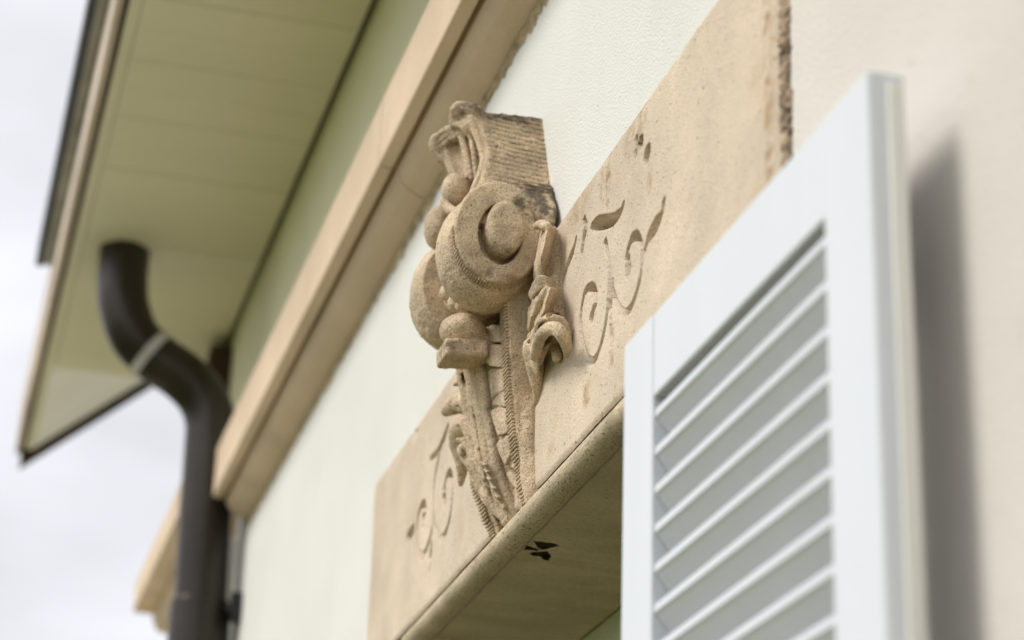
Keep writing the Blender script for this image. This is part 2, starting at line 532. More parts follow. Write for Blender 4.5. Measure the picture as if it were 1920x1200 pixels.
# ------------------------------------------------------------------ ground
def sheet(name, x0, x1, y0, y1, z, material):
    o = link_mesh(name, [(x0, y0, z), (x1, y0, z), (x1, y1, z), (x0, y1, z)], [(0, 1, 2, 3)], material)
    o['kind'] = 'structure'
    return o
sheet('ground', -300, 300, -300, 300, 0.0, M['grass'])
sheet('path', -3.9, 14, -3.2, 0.0, 0.004, M['gravel'])
sheet('bounce_sheet', -14, -3.9, -3.2, 9.0, 0.004, M['bounce_ground'])  # unseen pale ground added to bounce light up to the verge

# ------------------------------------------------------------------ house wall
WY = 0.015                       # face of the plaster
wall = empty('house_wall', (0, WY, 0), 'pale cream plastered house wall with small pits behind the carved stone', 'wall')
bm = bmesh.new()
WX0, WX1 = -3.9, 9.0
OX0, OX1, OZ0, OZ1 = -0.71, 0.51, 1.0, 2.562       # window opening
QX0, QX1, QZ0, QZ1 = -1.078, 0.869, 2.594, 2.950      # seat of the lintel stone
add_box(bm, WX0, QX0, WY, WY + 0.35, 0, 4.9)
add_box(bm, QX0, 0.885, WY, WY + 0.35, QZ1, 4.9)
add_box(bm, QX0, OX0, WY, WY + 0.35, 0, QZ0)
add_box(bm, QX1, 0.885, WY, WY + 0.35, QZ0, QZ1)
add_box(bm, OX1, 0.885, WY, WY + 0.35, 0, QZ0)
add_box(bm, QX0, QX1, WY + 0.30, WY + 0.35, QZ0, QZ1)
add_box(bm, OX0, OX1, WY, WY + 0.35, 0, OZ0)
bm_obj('plaster', bm, M['plaster'], wall)
bm = bmesh.new()
add_box(bm, 0.8855, WX1, WY - 0.001, WY + 0.35, 0, 4.9)
bm_obj('plaster', bm, M['warm_lit'], wall)
bm = bmesh.new()
add_box(bm, WX0 + 0.001, -2.97, -0.045, WY - 0.001, 0, 3.40)
bm_obj('corner_pilaster', bm, M['plaster'], wall, bevel=0.004)
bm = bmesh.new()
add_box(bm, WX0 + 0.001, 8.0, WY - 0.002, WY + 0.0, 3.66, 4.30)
bm_obj('bounce_tint_panel', bm, M['bounce_tint_panel'], wall)  # thin panel added to carry the bounce tint above the cornice
bm = bmesh.new()
add_box(bm, -3.47, -3.38, -0.05, WY - 0.001, 3.70, 4.10)
bm_obj('timber_post', bm, M['dark_wood'], wall, bevel=0.004)

# ------------------------------------------------------------------ eave and roof
SZ = 4.13
roof = empty('roof_eave', (0, -0.5, SZ), 'overhanging roof eave with a pale boarded soffit and weathered fascia above the wall', 'roof')
bm = bmesh.new()
x = -3.81
rnd = random.Random(3)
while x < 8.0:
    dz = rnd.uniform(-0.0012, 0.0012)
    add_box(bm, x + 0.0007, min(x + 0.1423, 8.0), -0.472, -0.004, SZ + dz, SZ + 0.02)
    x += 0.143
bm_obj('soffit', bm, M['soffit'], roof, bevel=0.0016, seg=1)
bm = bmesh.new()
add_box(bm, -4.60, 8.0, -0.499, -0.4735, SZ - 0.003, SZ + 0.03)
bm_obj('soffit_border_board', bm, M['soffit'], roof)
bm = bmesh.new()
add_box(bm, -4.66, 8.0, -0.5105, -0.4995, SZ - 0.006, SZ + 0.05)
bm_obj('shadow_gap_strip', bm, M['dark_wood'], roof)  # dark strip standing in for the shaded gap between fascia and soffit
bm = bmesh.new()
add_box(bm, -4.66, 8.0, -0.528, -0.511, SZ - 0.004, SZ + 0.19)
bm_obj('fascia', bm, M['fascia'], roof, bevel=0.003)
SL = 0.845                        # roof slope
def slope_slab(y0, y1, x0, x1, zb, th):
    b = bmesh.new()
    vs = []
    for x in (x0, x1):
        for (y, dz) in ((y0, 0), (y1, 0), (y1, th), (y0, th)):
            vs.append(b.verts.new((x, y, zb + (y - y0) * SL + dz)))
    for f in ((0, 1, 2, 3), (7, 6, 5, 4), (0, 4, 5, 1), (1, 5, 6, 2), (2, 6, 7, 3), (3, 7, 4, 0)):
        b.faces.new([vs[i] for i in f])
    return b
bm_obj('verge_soffit', slope_slab(-0.472, 4.0, -4.64, -3.83, SZ + 0.012, 0.02), M['lit_boards'], roof)
bm_obj('rake_board', slope_slab(-0.508, 4.0, -4.69, -4.642, SZ - 0.05, 0.2), M['dark_wood'], roof)
bm_obj('roof_covering', slope_slab(-0.522, 4.0, -4.70, 8.0, SZ + 0.192, 0.06), M['tile'], roof)
bm = bmesh.new()
add_box(bm, -3.58, -3.47, -0.02, 0.08, SZ - 0.13, SZ + 0.16)
bm_obj('purlin', bm, M['dark_wood'], roof, bevel=0.004)

gut = empty('gutter', (-3.39, -0.55, SZ + 0.19), 'slim black metal gutter lip running along the top of the fascia', 'gutter')
bm = bmesh.new()
add_box(bm, -3.39, 8.0, -0.553, -0.529, SZ + 0.15, SZ + 0.156)
bm_obj('gutter_bed', bm, M['grey_metal'], gut)
bm = bmesh.new()
add_prism(bm, [(-0.574, SZ + 0.145), (-0.554, SZ + 0.142), (-0.554, SZ + 0.2), (-0.574, SZ + 0.215)], -3.39, 8.0)
bm_obj('gutter_lip', bm, M['black_metal'], gut, bevel=0.003)

# ------------------------------------------------------------------ cornice
def cornice_profile(dy):
    P = [(WY + 0.001, 3.640), (-0.072, 3.588), (-0.080, 3.581), (-0.080, 3.449), (-0.055, 3.445), (-0.0545, 3.465), (-0.046, 3.465),
         (-0.046, 3.440), (-0.041, 3.428), (-0.028, 3.414), (-0.008, 3.402), (WY + 0.001, 3.391)]
    return [(y + dy if y < WY else WY + 0.001, z) for y, z in P]
corn = empty('cornice', (-2.8, WY, 3.39), 'long tan stone cornice band with a dark groove running under the eave', 'cornice')
JX = [(-0.8069,-0.0800,3.3844)[0], (-2.1974,-0.0700,3.4348)[0]]
for a, b in ((JX[0] + 0.003, 8.0), (JX[1] + 0.002, JX[0] - 0.003), (-2.80, JX[1] - 0.002)):
    bm = bmesh.new()
    add_prism(bm, cornice_profile(0.0), a, b, max(1, int((b - a) / 0.5)))
    bm_obj('moulding_stone', bm, M['cornice'], corn, bevel=0.003)
bm = bmesh.new()
rr = random.Random(21); xx = -2.78; rows = []
while xx < 3.0:
    q = rr.uniform(0, 1)
    rows.append([bm.verts.new((xx, WY - 0.0005, 3.392)), bm.verts.new((xx, WY - 0.005 - 0.004 * q * q, 3.391)), bm.verts.new((xx, WY - 0.003, 3.386 - 0.006 * rr.random())), bm.verts.new((xx, WY - 0.0005, 3.382 - 0.014 * rr.random() ** 2))])
    xx += 0.011 * rr.uniform(0.6, 1.5)
for p, q in zip(rows, rows[1:]):
    for i in range(3): bm.faces.new((p[i], p[i + 1], q[i + 1], q[i]))
bm_obj('mortar_bead', bm, M['mortar'], corn)
ccor = empty('cornice', (-4.0, WY, 3.39), 'short end of tan stone cornice jutting past the far side of the downspout', 'cornice')
bm = bmesh.new()
far = [(WY + 0.001, 3.575), (-0.138, 3.547), (-0.145, 3.541), (-0.145, 3.450), (-0.141, 3.446), (-0.085, 3.446)]
far += [(-0.085 + 0.034 * (1 - math.cos(i / 6 * math.pi / 2)), 3.446 - 0.055 * math.sin(i / 6 * math.pi / 2)) for i in range(1, 7)]
far += [(WY + 0.001, 3.391)]
add_prism(bm, far, -4.0, -2.985)
bm_obj('moulding_stone', bm, M['cornice'], ccor, bevel=0.003)

# ------------------------------------------------------------------ downspout
dsp = empty('downspout', (-2.88, -0.07, 0), 'dark bronze metal downspout with an S bend from the soffit down the house corner', 'downspout')
path = [(-2.87, -0.361, SZ + 0.1), (-2.87, -0.361, SZ), (-2.87, -0.358, 4.03), (-2.87, -0.345, 3.96), (-2.87, -0.31, 3.885), (-2.87, -0.25, 3.835), (-2.87, -0.18, 3.795),
        (-2.87, -0.125, 3.745), (-2.87, -0.095, 3.68), (-2.87, -0.09, 3.60), (-2.872, -0.086, 3.4), (-2.874, -0.08, 3.2)]
bm = bmesh.new()
add_tube(bm, spline(path, 6) + [(-2.88, -0.07, 0.1)], 0.067, 32)
bm_obj('pipe', bm, M['pipe'], dsp, smooth=True)
bm = bmesh.new()
add_tube(bm, [(-2.87, -0.276, 3.853), (-2.87, -0.255, 3.838)], 0.0695, 32)
bm_obj('seam_ring', bm, M['grey_metal'], dsp, smooth=False)
bm = bmesh.new()
add_tube(bm, [(-2.874, -0.079, 3.19), (-2.874, -0.079, 3.06)], [0.077, 0.077], 32)
bm_obj('collar', bm, M['pipe'], dsp, bevel=0.004)
bm = bmesh.new()
add_tube(bm, [(-2.84, -0.03, 3.165), (-2.80, WY, 3.165)], 0.012, 12)
add_box(bm, -2.815, -2.775, -0.012, WY - 0.001, 3.13, 3.20)
bm_obj('wall_bracket', bm, M['black_metal'], dsp)

# ------------------------------------------------------------------ window (deep in the opening, mostly unseen)
win = empty('window', (-0.1, 0.25, OZ0), 'recessed window with a pale green frame under the stone lintel', 'window')
bm = bmesh.new()
add_box(bm, OX0, OX1, 0.245, 0.30, OZ1 - 0.05, OZ1 + 0.003)
add_box(bm, OX0, OX0 + 0.06, 0.245, 0.30, OZ0, OZ1 - 0.05)
add_box(bm, OX1 - 0.06, OX1, 0.245, 0.30, OZ0, OZ1 - 0.05)
add_box(bm, OX0 + 0.06, OX1 - 0.06, 0.245, 0.30, OZ0, OZ0 + 0.06)
add_box(bm, -0.14, -0.06, 0.243, 0.298, OZ0 + 0.06, OZ1 - 0.05)
bm_obj('frame', bm, M['frame'], win, bevel=0.003)
for a, b in ((OX0 + 0.06, -0.14), (-0.06, OX1 - 0.06)):
    bm = bmesh.new()
    add_box(bm, a, b, 0.268, 0.274, OZ0 + 0.06, OZ1 - 0.05)
    bm_obj('pane', bm, M['glass'], win)
bm = bmesh.new()
add_box(bm, OX0 - 0.08, OX1 + 0.08, -0.05, 0.24, OZ0 - 0.08, OZ0)
bm_obj('sill', bm, M['block'], win, bevel=0.006)

# ------------------------------------------------------------------ lintel stone
LX0, LX1, LZ0, LZ1 = -1.08, 0.873, 2.600, 2.952
lin = empty('lintel', (-0.105, 0, LZ0), 'tan sandstone lintel with incised scrolls, a rounded lower edge and a rough end', 'lintel')
G = []                            # incised lines: lists of (x, z, half width)
G += [[(0.3040,2.8285,1.5),(0.3171,2.7986,2),(0.3220,2.7727,2),(0.3197,2.7411,2.5),(0.3102,2.7154,3),(0.2948,2.6980,3.5),(0.2747,2.6865,3.5),(0.2514,2.6885,4),(0.2270,2.7061,3),(0.2112,2.7331,2.5),(0.2047,2.7601,2.5),(0.2100,2.7824,2.5),(0.2247,2.7949,3.5),(0.2456,2.7908,6),(0.2633,2.7759,7),(0.2698,2.7583,4)],
      [(0.2634,2.7578,5),(0.2519,2.7474,9)],
      [(0.3315,2.7614,1.5),(0.3375,2.7456,2),(0.3531,2.7246,3),(0.3712,2.7081,4),(0.3869,2.6989,4),(0.4096,2.6989,3),(0.4303,2.7076,2.5),(0.4446,2.7215,2.5),(0.4500,2.7420,2.5),(0.4461,2.7622,3.5),(0.4307,2.7805,6),(0.4111,2.7861,6),(0.3969,2.7792,3.5),(0.3904,2.7703,3)],
      [(0.3958,2.7622,8),(0.3978,2.7497,10)],
      [(0.3245,2.7776,1.5),(0.3276,2.7467,1.5),(0.3298,2.7165,2)],
      [(0.3315,2.7158,2),(0.3342,2.6972,7),(0.3383,2.6812,6),(0.3378,2.6526,1.5)],
      [(0.2429,2.8762,4),(0.2650,2.8707,9),(0.3027,2.8558,9),(0.3350,2.8450,8),(0.3600,2.8428,6),(0.3737,2.8481,2)],
      [(0.2126,2.8991,1.5),(0.2172,2.8851,7),(0.2103,2.8724,6),(0.2044,2.8576,3)],
      [(0.1759,2.8868,1.5),(0.1646,2.8764,6),(0.1411,2.8673,6),(0.1115,2.8525,2)],
      [(0.5269,2.7823,1.5),(0.5184,2.7687,5),(0.4963,2.7644,10),(0.4740,2.7601,7),(0.4612,2.7500,2)],
      [(0.4399,2.9006,9),(0.4375,2.9012,9)], [(0.4715,2.8755,6),(0.4648,2.8728,12),(0.4617,2.8705,9)],
      [(0.4218,2.9146,3),(0.4221,2.9039,4),(0.4197,2.8937,2)],
      [(-0.5194,2.8673,2),(-0.5570,2.8465,2),(-0.5775,2.8271,1.5),(-0.5946,2.8066,2),(-0.5992,2.7746,2.5),(-0.5918,2.7428,3),(-0.5716,2.7149,4),(-0.5348,2.6879,5),(-0.4960,2.6891,4),(-0.4737,2.7072,3.5),(-0.4656,2.7333,4),(-0.4700,2.7596,5),(-0.4906,2.7814,6),(-0.5118,2.7802,5),(-0.5238,2.7658,4)],
      [(-0.5218,2.7543,8),(-0.5147,2.7394,6)],
      [(-0.5978,2.7594,2),(-0.5977,2.7263,2.5),(-0.6163,2.7061,3),(-0.6446,2.6940,5),(-0.6721,2.6999,6),(-0.6984,2.7223,4),(-0.7101,2.7483,4),(-0.7057,2.7734,4),(-0.6860,2.7864,5),(-0.6604,2.7823,6),(-0.6506,2.7643,4)],
      [(-0.6656,2.7614,7),(-0.6633,2.7495,6)],
      [(-0.6285,2.8495,5),(-0.5826,2.8476,4),(-0.5395,2.8556,7),(-0.5165,2.8663,3)],
      [(-0.7740,2.7613,8),(-0.7420,2.7633,9)],
      [(-0.5984,2.6973,3),(-0.6012,2.6817,8),(-0.6021,2.6692,4),(-0.6010,2.6563,2)]]

def seg_depth(depth, X, Z, lines, wmul, slope, dmax):
    for ln in lines:
        P = spline(ln, 5) if len(ln) > 2 else ln
        for a, b in zip(P, P[1:]):
            m = max(a[2], b[2]) * wmul * 1.4 + 0.008
            i0, i1 = np.searchsorted(X, min(a[0], b[0]) - m), np.searchsorted(X, max(a[0], b[0]) + m)
            k0, k1 = np.searchsorted(Z, min(a[1], b[1]) - m), np.searchsorted(Z, max(a[1], b[1]) + m)
            if i1 <= i0 or k1 <= k0: continue
            x = X[i0:i1][:, None]; z = Z[k0:k1][None]
            e = (b[0] - a[0], b[1] - a[1]); L = e[0] ** 2 + e[1] ** 2 + 1e-12
            t = np.clip(((x - a[0]) * e[0] + (z - a[1]) * e[1]) / L, 0, 1)
            d = np.hypot(x - a[0] - t * e[0], z - a[1] - t * e[1])
            w = np.maximum((a[2] + (b[2] - a[2]) * t) * wmul, 0.0050) * (1.12 if a[0] < -0.3 else 1.0)
            v = np.clip((w - d) * slope, 0, np.minimum(dmax, 0.011 + w * 2.2))
            depth[i0:i1, k0:k1] = np.maximum(depth[i0:i1, k0:k1], v)

def grid_axis(stops):
    out = [stops[0][0]]
    for (a, st), (b, _) in zip(stops, stops[1:]):
        n = max(1, int(round((b - a) / st)))
        out += list(a + (b - a) * np.arange(1, n + 1) / n)
    return np.array(out)
GX = grid_axis([(LX0, 0.008), (-0.74, 0.0022), (-0.42, 0.005), (0.06, 0.0022), (0.58, 0.006), (LX1, 0.006)])
GZ = grid_axis([(LZ0, 0.0018), (LZ1, 0.0018)])
dep = np.zeros((len(GX), len(GZ)))
seg_depth(dep, GX, GZ, G, 0.00105, 16.0, 0.028)
XX, ZZ = np.meshgrid(GX, GZ, indexing='ij')
dep += 0.0016 * vnoise(XX, XX * 0, ZZ, 0.05) + 0.0008 * vnoise(XX, XX * 0 + 5, ZZ, 0.012)
# softened arrises: top, bottom and both ends, chipped along the top
ed = np.minimum(np.minimum(ZZ - LZ0, LZ1 - ZZ), np.minimum(XX - LX0, LX1 - XX))
dep += 0.010 * np.clip(1 - ed / 0.008, 0, 1) ** 2 * np.where(ZZ - LZ0 < 0.008, 0.35, 1)
chip = np.clip(vnoise(XX, XX * 0 + 9, ZZ * 0.3, 0.045) - 0.12, 0, 1)
dep += 0.022 * chip * np.clip(1 - (LZ1 - ZZ) / 0.03, 0, 1)
V = np.stack([XX, dep, ZZ], -1).reshape(-1, 3)
nz = len(GZ)
ii, kk = np.meshgrid(np.arange(len(GX) - 1), np.arange(nz - 1), indexing='ij')
a = (ii * nz + kk).ravel()
FQ = np.stack([a, a + nz, a + nz + 1, a + 1], 1)
cf = link_mesh('carved_face', V, FQ, M['block'], lin, smooth=True)
weather(cf, V, [((0.3106,0.0000,2.9051), (0.012, 0.03, 0.035), 0.6), ((0.2835,0.0000,2.9140), (0.008, 0.03, 0.03), 0.35), ((0.4750,0.0000,2.8321), (0.012, 0.03, 0.02), 0.3), ((0.4164,0.0000,2.9242), (0.05, 0.03, 0.03), 0.22),
                ((0.8524,0.0000,2.7703), (0.014, 0.03, 0.20), 0.36), ((0.2351,0.0000,2.6502), (0.02, 0.03, 0.02), 0.3), ((0.1834,0.0000,2.9256), (0.05, 0.03, 0.03), 0.2)], 0.012)
bm = bmesh.new()
add_box(bm, LX0 + 0.002, LX1 - 0.012, 0.03, 0.30, 2.74, LZ1 - 0.002)
add_box(bm, LX0 + 0.002, OX0 - 0.02, 0.03, 0.30, LZ0 + 0.001, 2.739)
add_box(bm, OX1 + 0.02, LX1 - 0.012, 0.03, 0.30, LZ0 + 0.001, 2.739)
add_box(bm, LX0 + 0.003, LX1 - 0.013, 0.004, 0.0295, LZ1 - 0.003, LZ1 - 0.0015)
bm_obj('block_body', bm, M['block'], lin)
# rough hewn end, ragged where the plaster stops
bm = bmesh.new()
rr = random.Random(5)
zz = LZ0
rowsv = []
while zz <= LZ1 + 1e-6:
    j = rr.uniform(-0.002, 0.002)
    rowsv.append([bm.verts.new((LX1 - 0.004 + rr.uniform(-0.003, 0.004), 0.004 + rr.uniform(0, 0.002), zz)),
                  bm.verts.new((LX1 + 0.004 + j, 0.009, zz)), bm.verts.new((LX1 + 0.005 + rr.uniform(-0.003, 0.006), WY + 0.002, zz))])
    zz += 0.007
for p, q in zip(rowsv, rowsv[1:]):
    for i in (0, 1):
        bm.faces.new((p[i], p[i + 1], q[i + 1], q[i]))
bm_obj('rough_end', bm, M['rough'], lin)
sd = Solid((-0.90, -0.006, 2.665), (-0.82, 0.006, 2.725), 0.0015)
sd.ell((-0.9323,0.0000,2.7580), (0.014, 0.0035, 0.019))
carve('plaster_dab', sd, M['plaster'], lin)
# rounded lower edge
prof = [(0.022, 2.5915)]
for i in range(15):
    t = math.radians(60 + 215 * i / 14)
    prof.append((0.0105 + 0.0205 * math.cos(math.pi - 0) * math.sin(math.radians(12 + 156 * i / 14)), 2.5745 + 0.0175 * math.cos(math.radians(12 + 156 * i / 14))))
prof += [(0.0165, 2.5575), (0.021, 2.5585), (0.0225, 2.5665), (0.03, 2.5665), (0.03, 2.5935), (0.01, 2.5935)]
bm = bmesh.new()
add_prism(bm, prof, -0.745, 0.56, 40)
ro = bm_obj('roll_moulding', bm, M['roll'], lin, smooth=True)
# underside with its broken hole
UX = grid_axis([(OX0, 0.012), (-0.30, 0.002), (-0.06, 0.012), (OX1, 0.012)])
UY = grid_axis([(0.0285, 0.0018), (0.11, 0.006), (0.246, 0.006)])
ux, uy = np.meshgrid(UX, UY, indexing='ij')
up = np.zeros(ux.shape)
H = [[(-0.176, 0.040), (-0.150, 0.068), (-0.150, 0.078), (-0.163, 0.065), (-0.170, 0.058)],
     [(-0.158, 0.032), (-0.153, 0.033), (-0.168, 0.055), (-0.173, 0.050), (-0.172, 0.040)],
     [(-0.186, 0.050), (-0.174, 0.062), (-0.178, 0.071), (-0.203, 0.072), (-0.214, 0.070), (-0.198, 0.060)]]
H = [[(-0.1179,0.0357),(-0.1185,0.0480),(-0.1208,0.0623),(-0.1261,0.0692),(-0.1431,0.0597),(-0.1501,0.0556),(-0.1330,0.0445)], [(-0.1390,0.0287),(-0.1463,0.0376),(-0.1498,0.0494),(-0.1578,0.0494),(-0.1594,0.0383)],
     [(-0.1773,0.0480),(-0.1614,0.0542),(-0.1552,0.0632),(-0.1685,0.0709),(-0.1942,0.0753),(-0.1931,0.0711),(-0.1829,0.0619),(-0.1855,0.0550)]]
HC = np.mean([p for P in H for p in P], 0)
H = [[tuple(HC + (np.array(p) - HC) * 1.1) for p in P] for P in H]
def inpoly(P, x, y):
    ins = np.zeros(x.shape, bool)
    for i in range(len(P)):
        a, b = P[i], P[(i + 1) % len(P)]
        c = (a[1] > y) != (b[1] > y)
        ins ^= c & (x < a[0] + (y - a[1]) / ((b[1] - a[1]) or 1e-9) * (b[0] - a[0]))
    return ins
wob = 0.004 * vnoise(ux, uy, ux * 0, 0.012)
for P in H:
    up[inpoly(P, ux + wob, uy + wob)] = 0.14
hole = up > 0
near = np.exp(-(((ux + 0.175) / 0.03) ** 2 + ((uy - 0.055) / 0.022) ** 2))
up += 0.004 * near * (0.5 + vnoise(ux, uy, ux * 0 + 2, 0.01)) + 0.0012 * vnoise(ux, uy, ux * 0, 0.03) + 0.0008 * vnoise(ux, uy * 0.4, ux * 0 + 7, 0.008)
V = np.stack([ux, uy, 2.5665 + up], -1).reshape(-1, 3)
ny = len(UY)
ii, kk = np.meshgrid(np.arange(len(UX) - 1), np.arange(ny - 1), indexing='ij')
a = (ii * ny + kk).ravel()
FU = np.stack([a, a + 1, a + ny + 1, a + ny], 1)
hv = hole.ravel()
FU = FU[~(hv[FU].any(1))]
link_mesh('underside', V, FU, M['under'], lin, smooth=False)

# ------------------------------------------------------------------ keystone
AX = -0.105
key = empty('keystone', (AX, 0, 2.59), 'carved sandstone keystone with twin volutes, leaves and a fluted shell top', 'keystone')
HH = 0.0019
# shaft
fp = [(0.014, 2.582)] + [p[1:] for p in ((-0.0360,0.0062,2.5985), (-0.0360,-0.0052,2.6190), (-0.0360,-0.0134,2.6357), (-0.0360,-0.0193,2.6569), (-0.0360,-0.0233,2.6786), (-0.0360,-0.0268,2.7005), (-0.0360,-0.0290,2.7225), (-0.0360,-0.0319,2.7449), (-0.0360,-0.0344,2.7671), (-0.0360,-0.0366,2.7895), (-0.0360,-0.0388,2.8246), (-0.0360,-0.0449,2.8938))]
fp = [(min(y, -0.005 - 0.3 * max(0, z - 2.597)) if z < 2.63 and z > 2.59 else y, z) for y, z in fp]
fp[0] = (-0.003, 2.586)
fp += [(fp[-1][0] - 0.006, 2.95), (fp[-1][0] - 0.014, 2.99)]
s = Solid((-0.23, -0.11, 2.575), (0.03, 0.03, 3.0), HH)
s.prism(fp + [(0.022, 2.99), (0.022, 2.586)], -0.203, -0.007, 0.003)
s.prism([(y - 0.03, z) for y, z in fp] + [(min(y + 0.030, 0.012), z) for y, z in fp[::-1]], -0.168, -0.040, 0.002, 0.003, 'sub')
LB = 0.012
def left_out(z): return LB * min(1.0, max(0.0, (z - 2.60) / 0.05))
s.prism([(y - left_out(z), z) for y, z in fp[:-2]] + [(y + 0.02, z) for y, z in fp[-3::-1]], -0.2035, -0.172, 0.003, 0.002)
# flare at the foot of the side face
s.path([(-0.004, 0.004, 2.588), (-0.008, -0.004, 2.65), (-0.010, -0.006, 2.72)], [0.012, 0.008, 0.004], 0.012)
s.erode()
shaft = carve('shaft', s, M['carved'], key)
# toothed bands on both edges
def band(x0, x1, out=lambda z: 0.0):
    b = bmesh.new()
    P = spline([(0.0, y - out(z), z) for y, z in fp[:-1]], 12)
    S = np.concatenate([[0], np.cumsum([math.dist(p, q) for p, q in zip(P, P[1:])])])
    PY = [p[1] for p in P]; PZ = [p[2] for p in P]
    L = S[-1]; u = 0.002; r = random.Random(int(abs(x0) * 1e4))
    while u < L - 0.004:
        st = 0.0050 * r.uniform(0.92, 1.08)
        w = st * 0.58
        pts = []
        for v in (u, u + w):
            y, z = np.interp(v, S, PY), np.interp(v, S, PZ)
            y2, z2 = np.interp(v + 1e-3, S, PY), np.interp(v + 1e-3, S, PZ)
            t = np.array((y2 - y, z2 - z)); t /= np.linalg.norm(t)
            pts.append(((y, z), np.array((-t[1], t[0]))))
        hgt = 0.0042 * r.uniform(0.85, 1.08)
        xs = (x0 + r.uniform(0, 0.0015), x1 - r.uniform(0, 0.0015))
        (p, n), (q, m) = pts
        if n[0] > 0: n, m = -n, -m
        ring = []
        for x in xs:
            ring.append([b.verts.new((x, *(np.array(c) + d * k))) for c, d, k in ((p, n, -0.003), (q, m, -0.003), (q, m, hgt * 0.8), ((np.array(p) * 0.2 + np.array(q) * 0.8), m, hgt), ((np.array(p) * 0.8 + np.array(q) * 0.2), n, hgt), (p, n, hgt * 0.8))])
        A_, B_ = ring
        k = len(A_)
        for i in range(k):
            b.faces.new((A_[i], A_[(i + 1) % k], B_[(i + 1) % k], B_[i]))
        b.faces.new(A_); b.faces.new(B_[::-1])
        u += st
    return b
bm_obj('toothed_band', band(-0.036, -0.0075), M['carved'], key)
bm_obj('toothed_band', band(-0.2025, -0.174, left_out), M['carved'], key)

# head block with tooled flank
s = Solid((-0.25, -0.18, 2.93), (0.12, 0.04, 3.21), HH)
hp = [(0.03, 3.190), (-0.05, 3.186), (-0.088, 3.180), (-0.092, 3.168), (-0.080, 3.145), (-0.0735, 3.12), (-0.074, 3.09), (-0.081, 3.06), (-0.092, 3.03), (-0.108, 3.0), (-0.112, 2.965), (0.03, 2.965)]
xr = lambda z: AX + 0.043 + np.clip(3.185 - z, 0, 1) * 0.40
xl = lambda z: AX - 0.043 - np.clip(3.185 - z, 0, 1) * 0.40
s.prism(hp, -0.25, 0.12, 0.004, 0, 'add', xr, xl)
# front hollow behind the shell
s.prism([(y - 0.05, z) for y, z in hp[2:10]] + [(y + 0.022, z) for y, z in hp[9:1:-1]], AX - 0.04, AX + 0.036, 0.004, 0.004, 'sub')
# shoulder where the scroll runs back into the wall
sh = [(0.0180,-0.0519,3.0322), (0.0100,-0.0152,3.0369), (0.0240,-0.0175,2.9746), (0.0376,-0.0120,2.9654), (0.0439,0.0120,2.9978), (-0.0016,0.0140,3.0552), (0.0557,0.0040,2.9638)]
for m_ in (0, 1):
    q = [((2 * AX - p[0]) if m_ else p[0], p[1], p[2]) for p in sh]
    s.hull(q + [(AX, 0.02, p[2]) for p in q[:3]], 0.012, 0.006)
Xg = s.ax[0][:, None, None]; Yg = s.ax[1][None, :, None]; Zg = s.ax[2][None, None, :]
ph = (Zg + 0.10 * (Yg + 0.03) + 0.004 * vnoise(Xg + 0 * Zg, Yg + 0 * Xg + 0 * Zg, Zg + 0 * Xg, 0.03)) / 0.0092
tool = (0.5 + 0.5 * np.cos(2 * math.pi * ph)) ** 3 * (0.5 + vnoise(Xg + 0 * Zg, 1.3 * Yg + 0 * Xg, Zg * 3 + 0 * Xg, 0.014) + 0.35)
side = np.clip((np.abs(Xg - AX) - 0.036) / 0.006, 0, 1) * np.clip((-0.0 + Yg + 0.075) / 0.012, 0, 1) * np.clip((Zg - 3.01) / 0.02, 0, 1)
near = np.abs(s.d) < 0.012
s.d = np.where(near, s.d + 0.0030 * tool * side, s.d)
s.erode(0.0011, 0.012, 0.0008, 0.005)
head = carve('head_block', s, M['weathered'], key)

# fluted shell on the front of the head
s = Solid((-0.22, -0.18, 3.0), (0.02, -0.02, 3.215), HH)
plate = [(-0.0880,-0.0807,3.0863), (-0.0920,-0.1003,3.1665), (-0.1350,-0.1197,3.1601), (-0.1300,-0.1058,3.1062)]
s.hull(plate + [(p[0], p[1] + 0.022, p[2]) for p in plate], 0.005)
s.path([(-0.1080,-0.0888,3.0986), (-0.1100,-0.0990,3.1280), (-0.1130,-0.1105,3.1561)], [0.006, 0.010, 0.014], 0.004, 'sub')
back = [(-0.0680,-0.0784,3.0748), (-0.0620,-0.0886,3.1570), (-0.0920,-0.1036,3.1694), (-0.0900,-0.0802,3.0848)]
s.hull([(p[0], p[1] + 0.014, p[2]) for p in back] + [(p[0], p[1] + 0.035, p[2]) for p in back], 0.004)
s.path([(-0.0760,-0.0766,3.0813), (-0.0760,-0.0811,3.1189), (-0.0750,-0.0894,3.1616)], [0.003, 0.0035, 0.004], 0.003)
s.path([(-0.0880,-0.0800,3.0864), (-0.0900,-0.0898,3.1285), (-0.0920,-0.1019,3.1662)], [0.004, 0.0045, 0.005], 0.003)
for i in range(3):
    o = 6 * i
    s.path([(-0.0660,-0.0896,3.1692), (-0.0760,-0.1015,3.1748), (-0.0880,-0.1137,3.1796)] if i == 0 else ([(-0.0670,-0.0892,3.1646), (-0.0770,-0.1011,3.1702), (-0.0890,-0.1125,3.1742)] if i == 1 else [(-0.0680,-0.0895,3.1599), (-0.0780,-0.1006,3.1647), (-0.0900,-0.1104,3.1690)]),
           [0.0045, 0.0045, 0.0045], 0.001)
s.path([(-0.1000,-0.1079,3.1692), (-0.1170,-0.1150,3.1721), (-0.1350,-0.1224,3.1675)], [0.006, 0.006, 0.006], 0.001)
s.path([(-0.1000,-0.1053,3.1627), (-0.1170,-0.1123,3.1647), (-0.1330,-0.1193,3.1600)], [0.0045, 0.0045, 0.0045], 0.001)
s.path([(-0.1000,-0.1034,3.1561), (-0.1170,-0.1088,3.1583), (-0.1310,-0.1163,3.1526)], [0.004, 0.004, 0.004], 0.001)
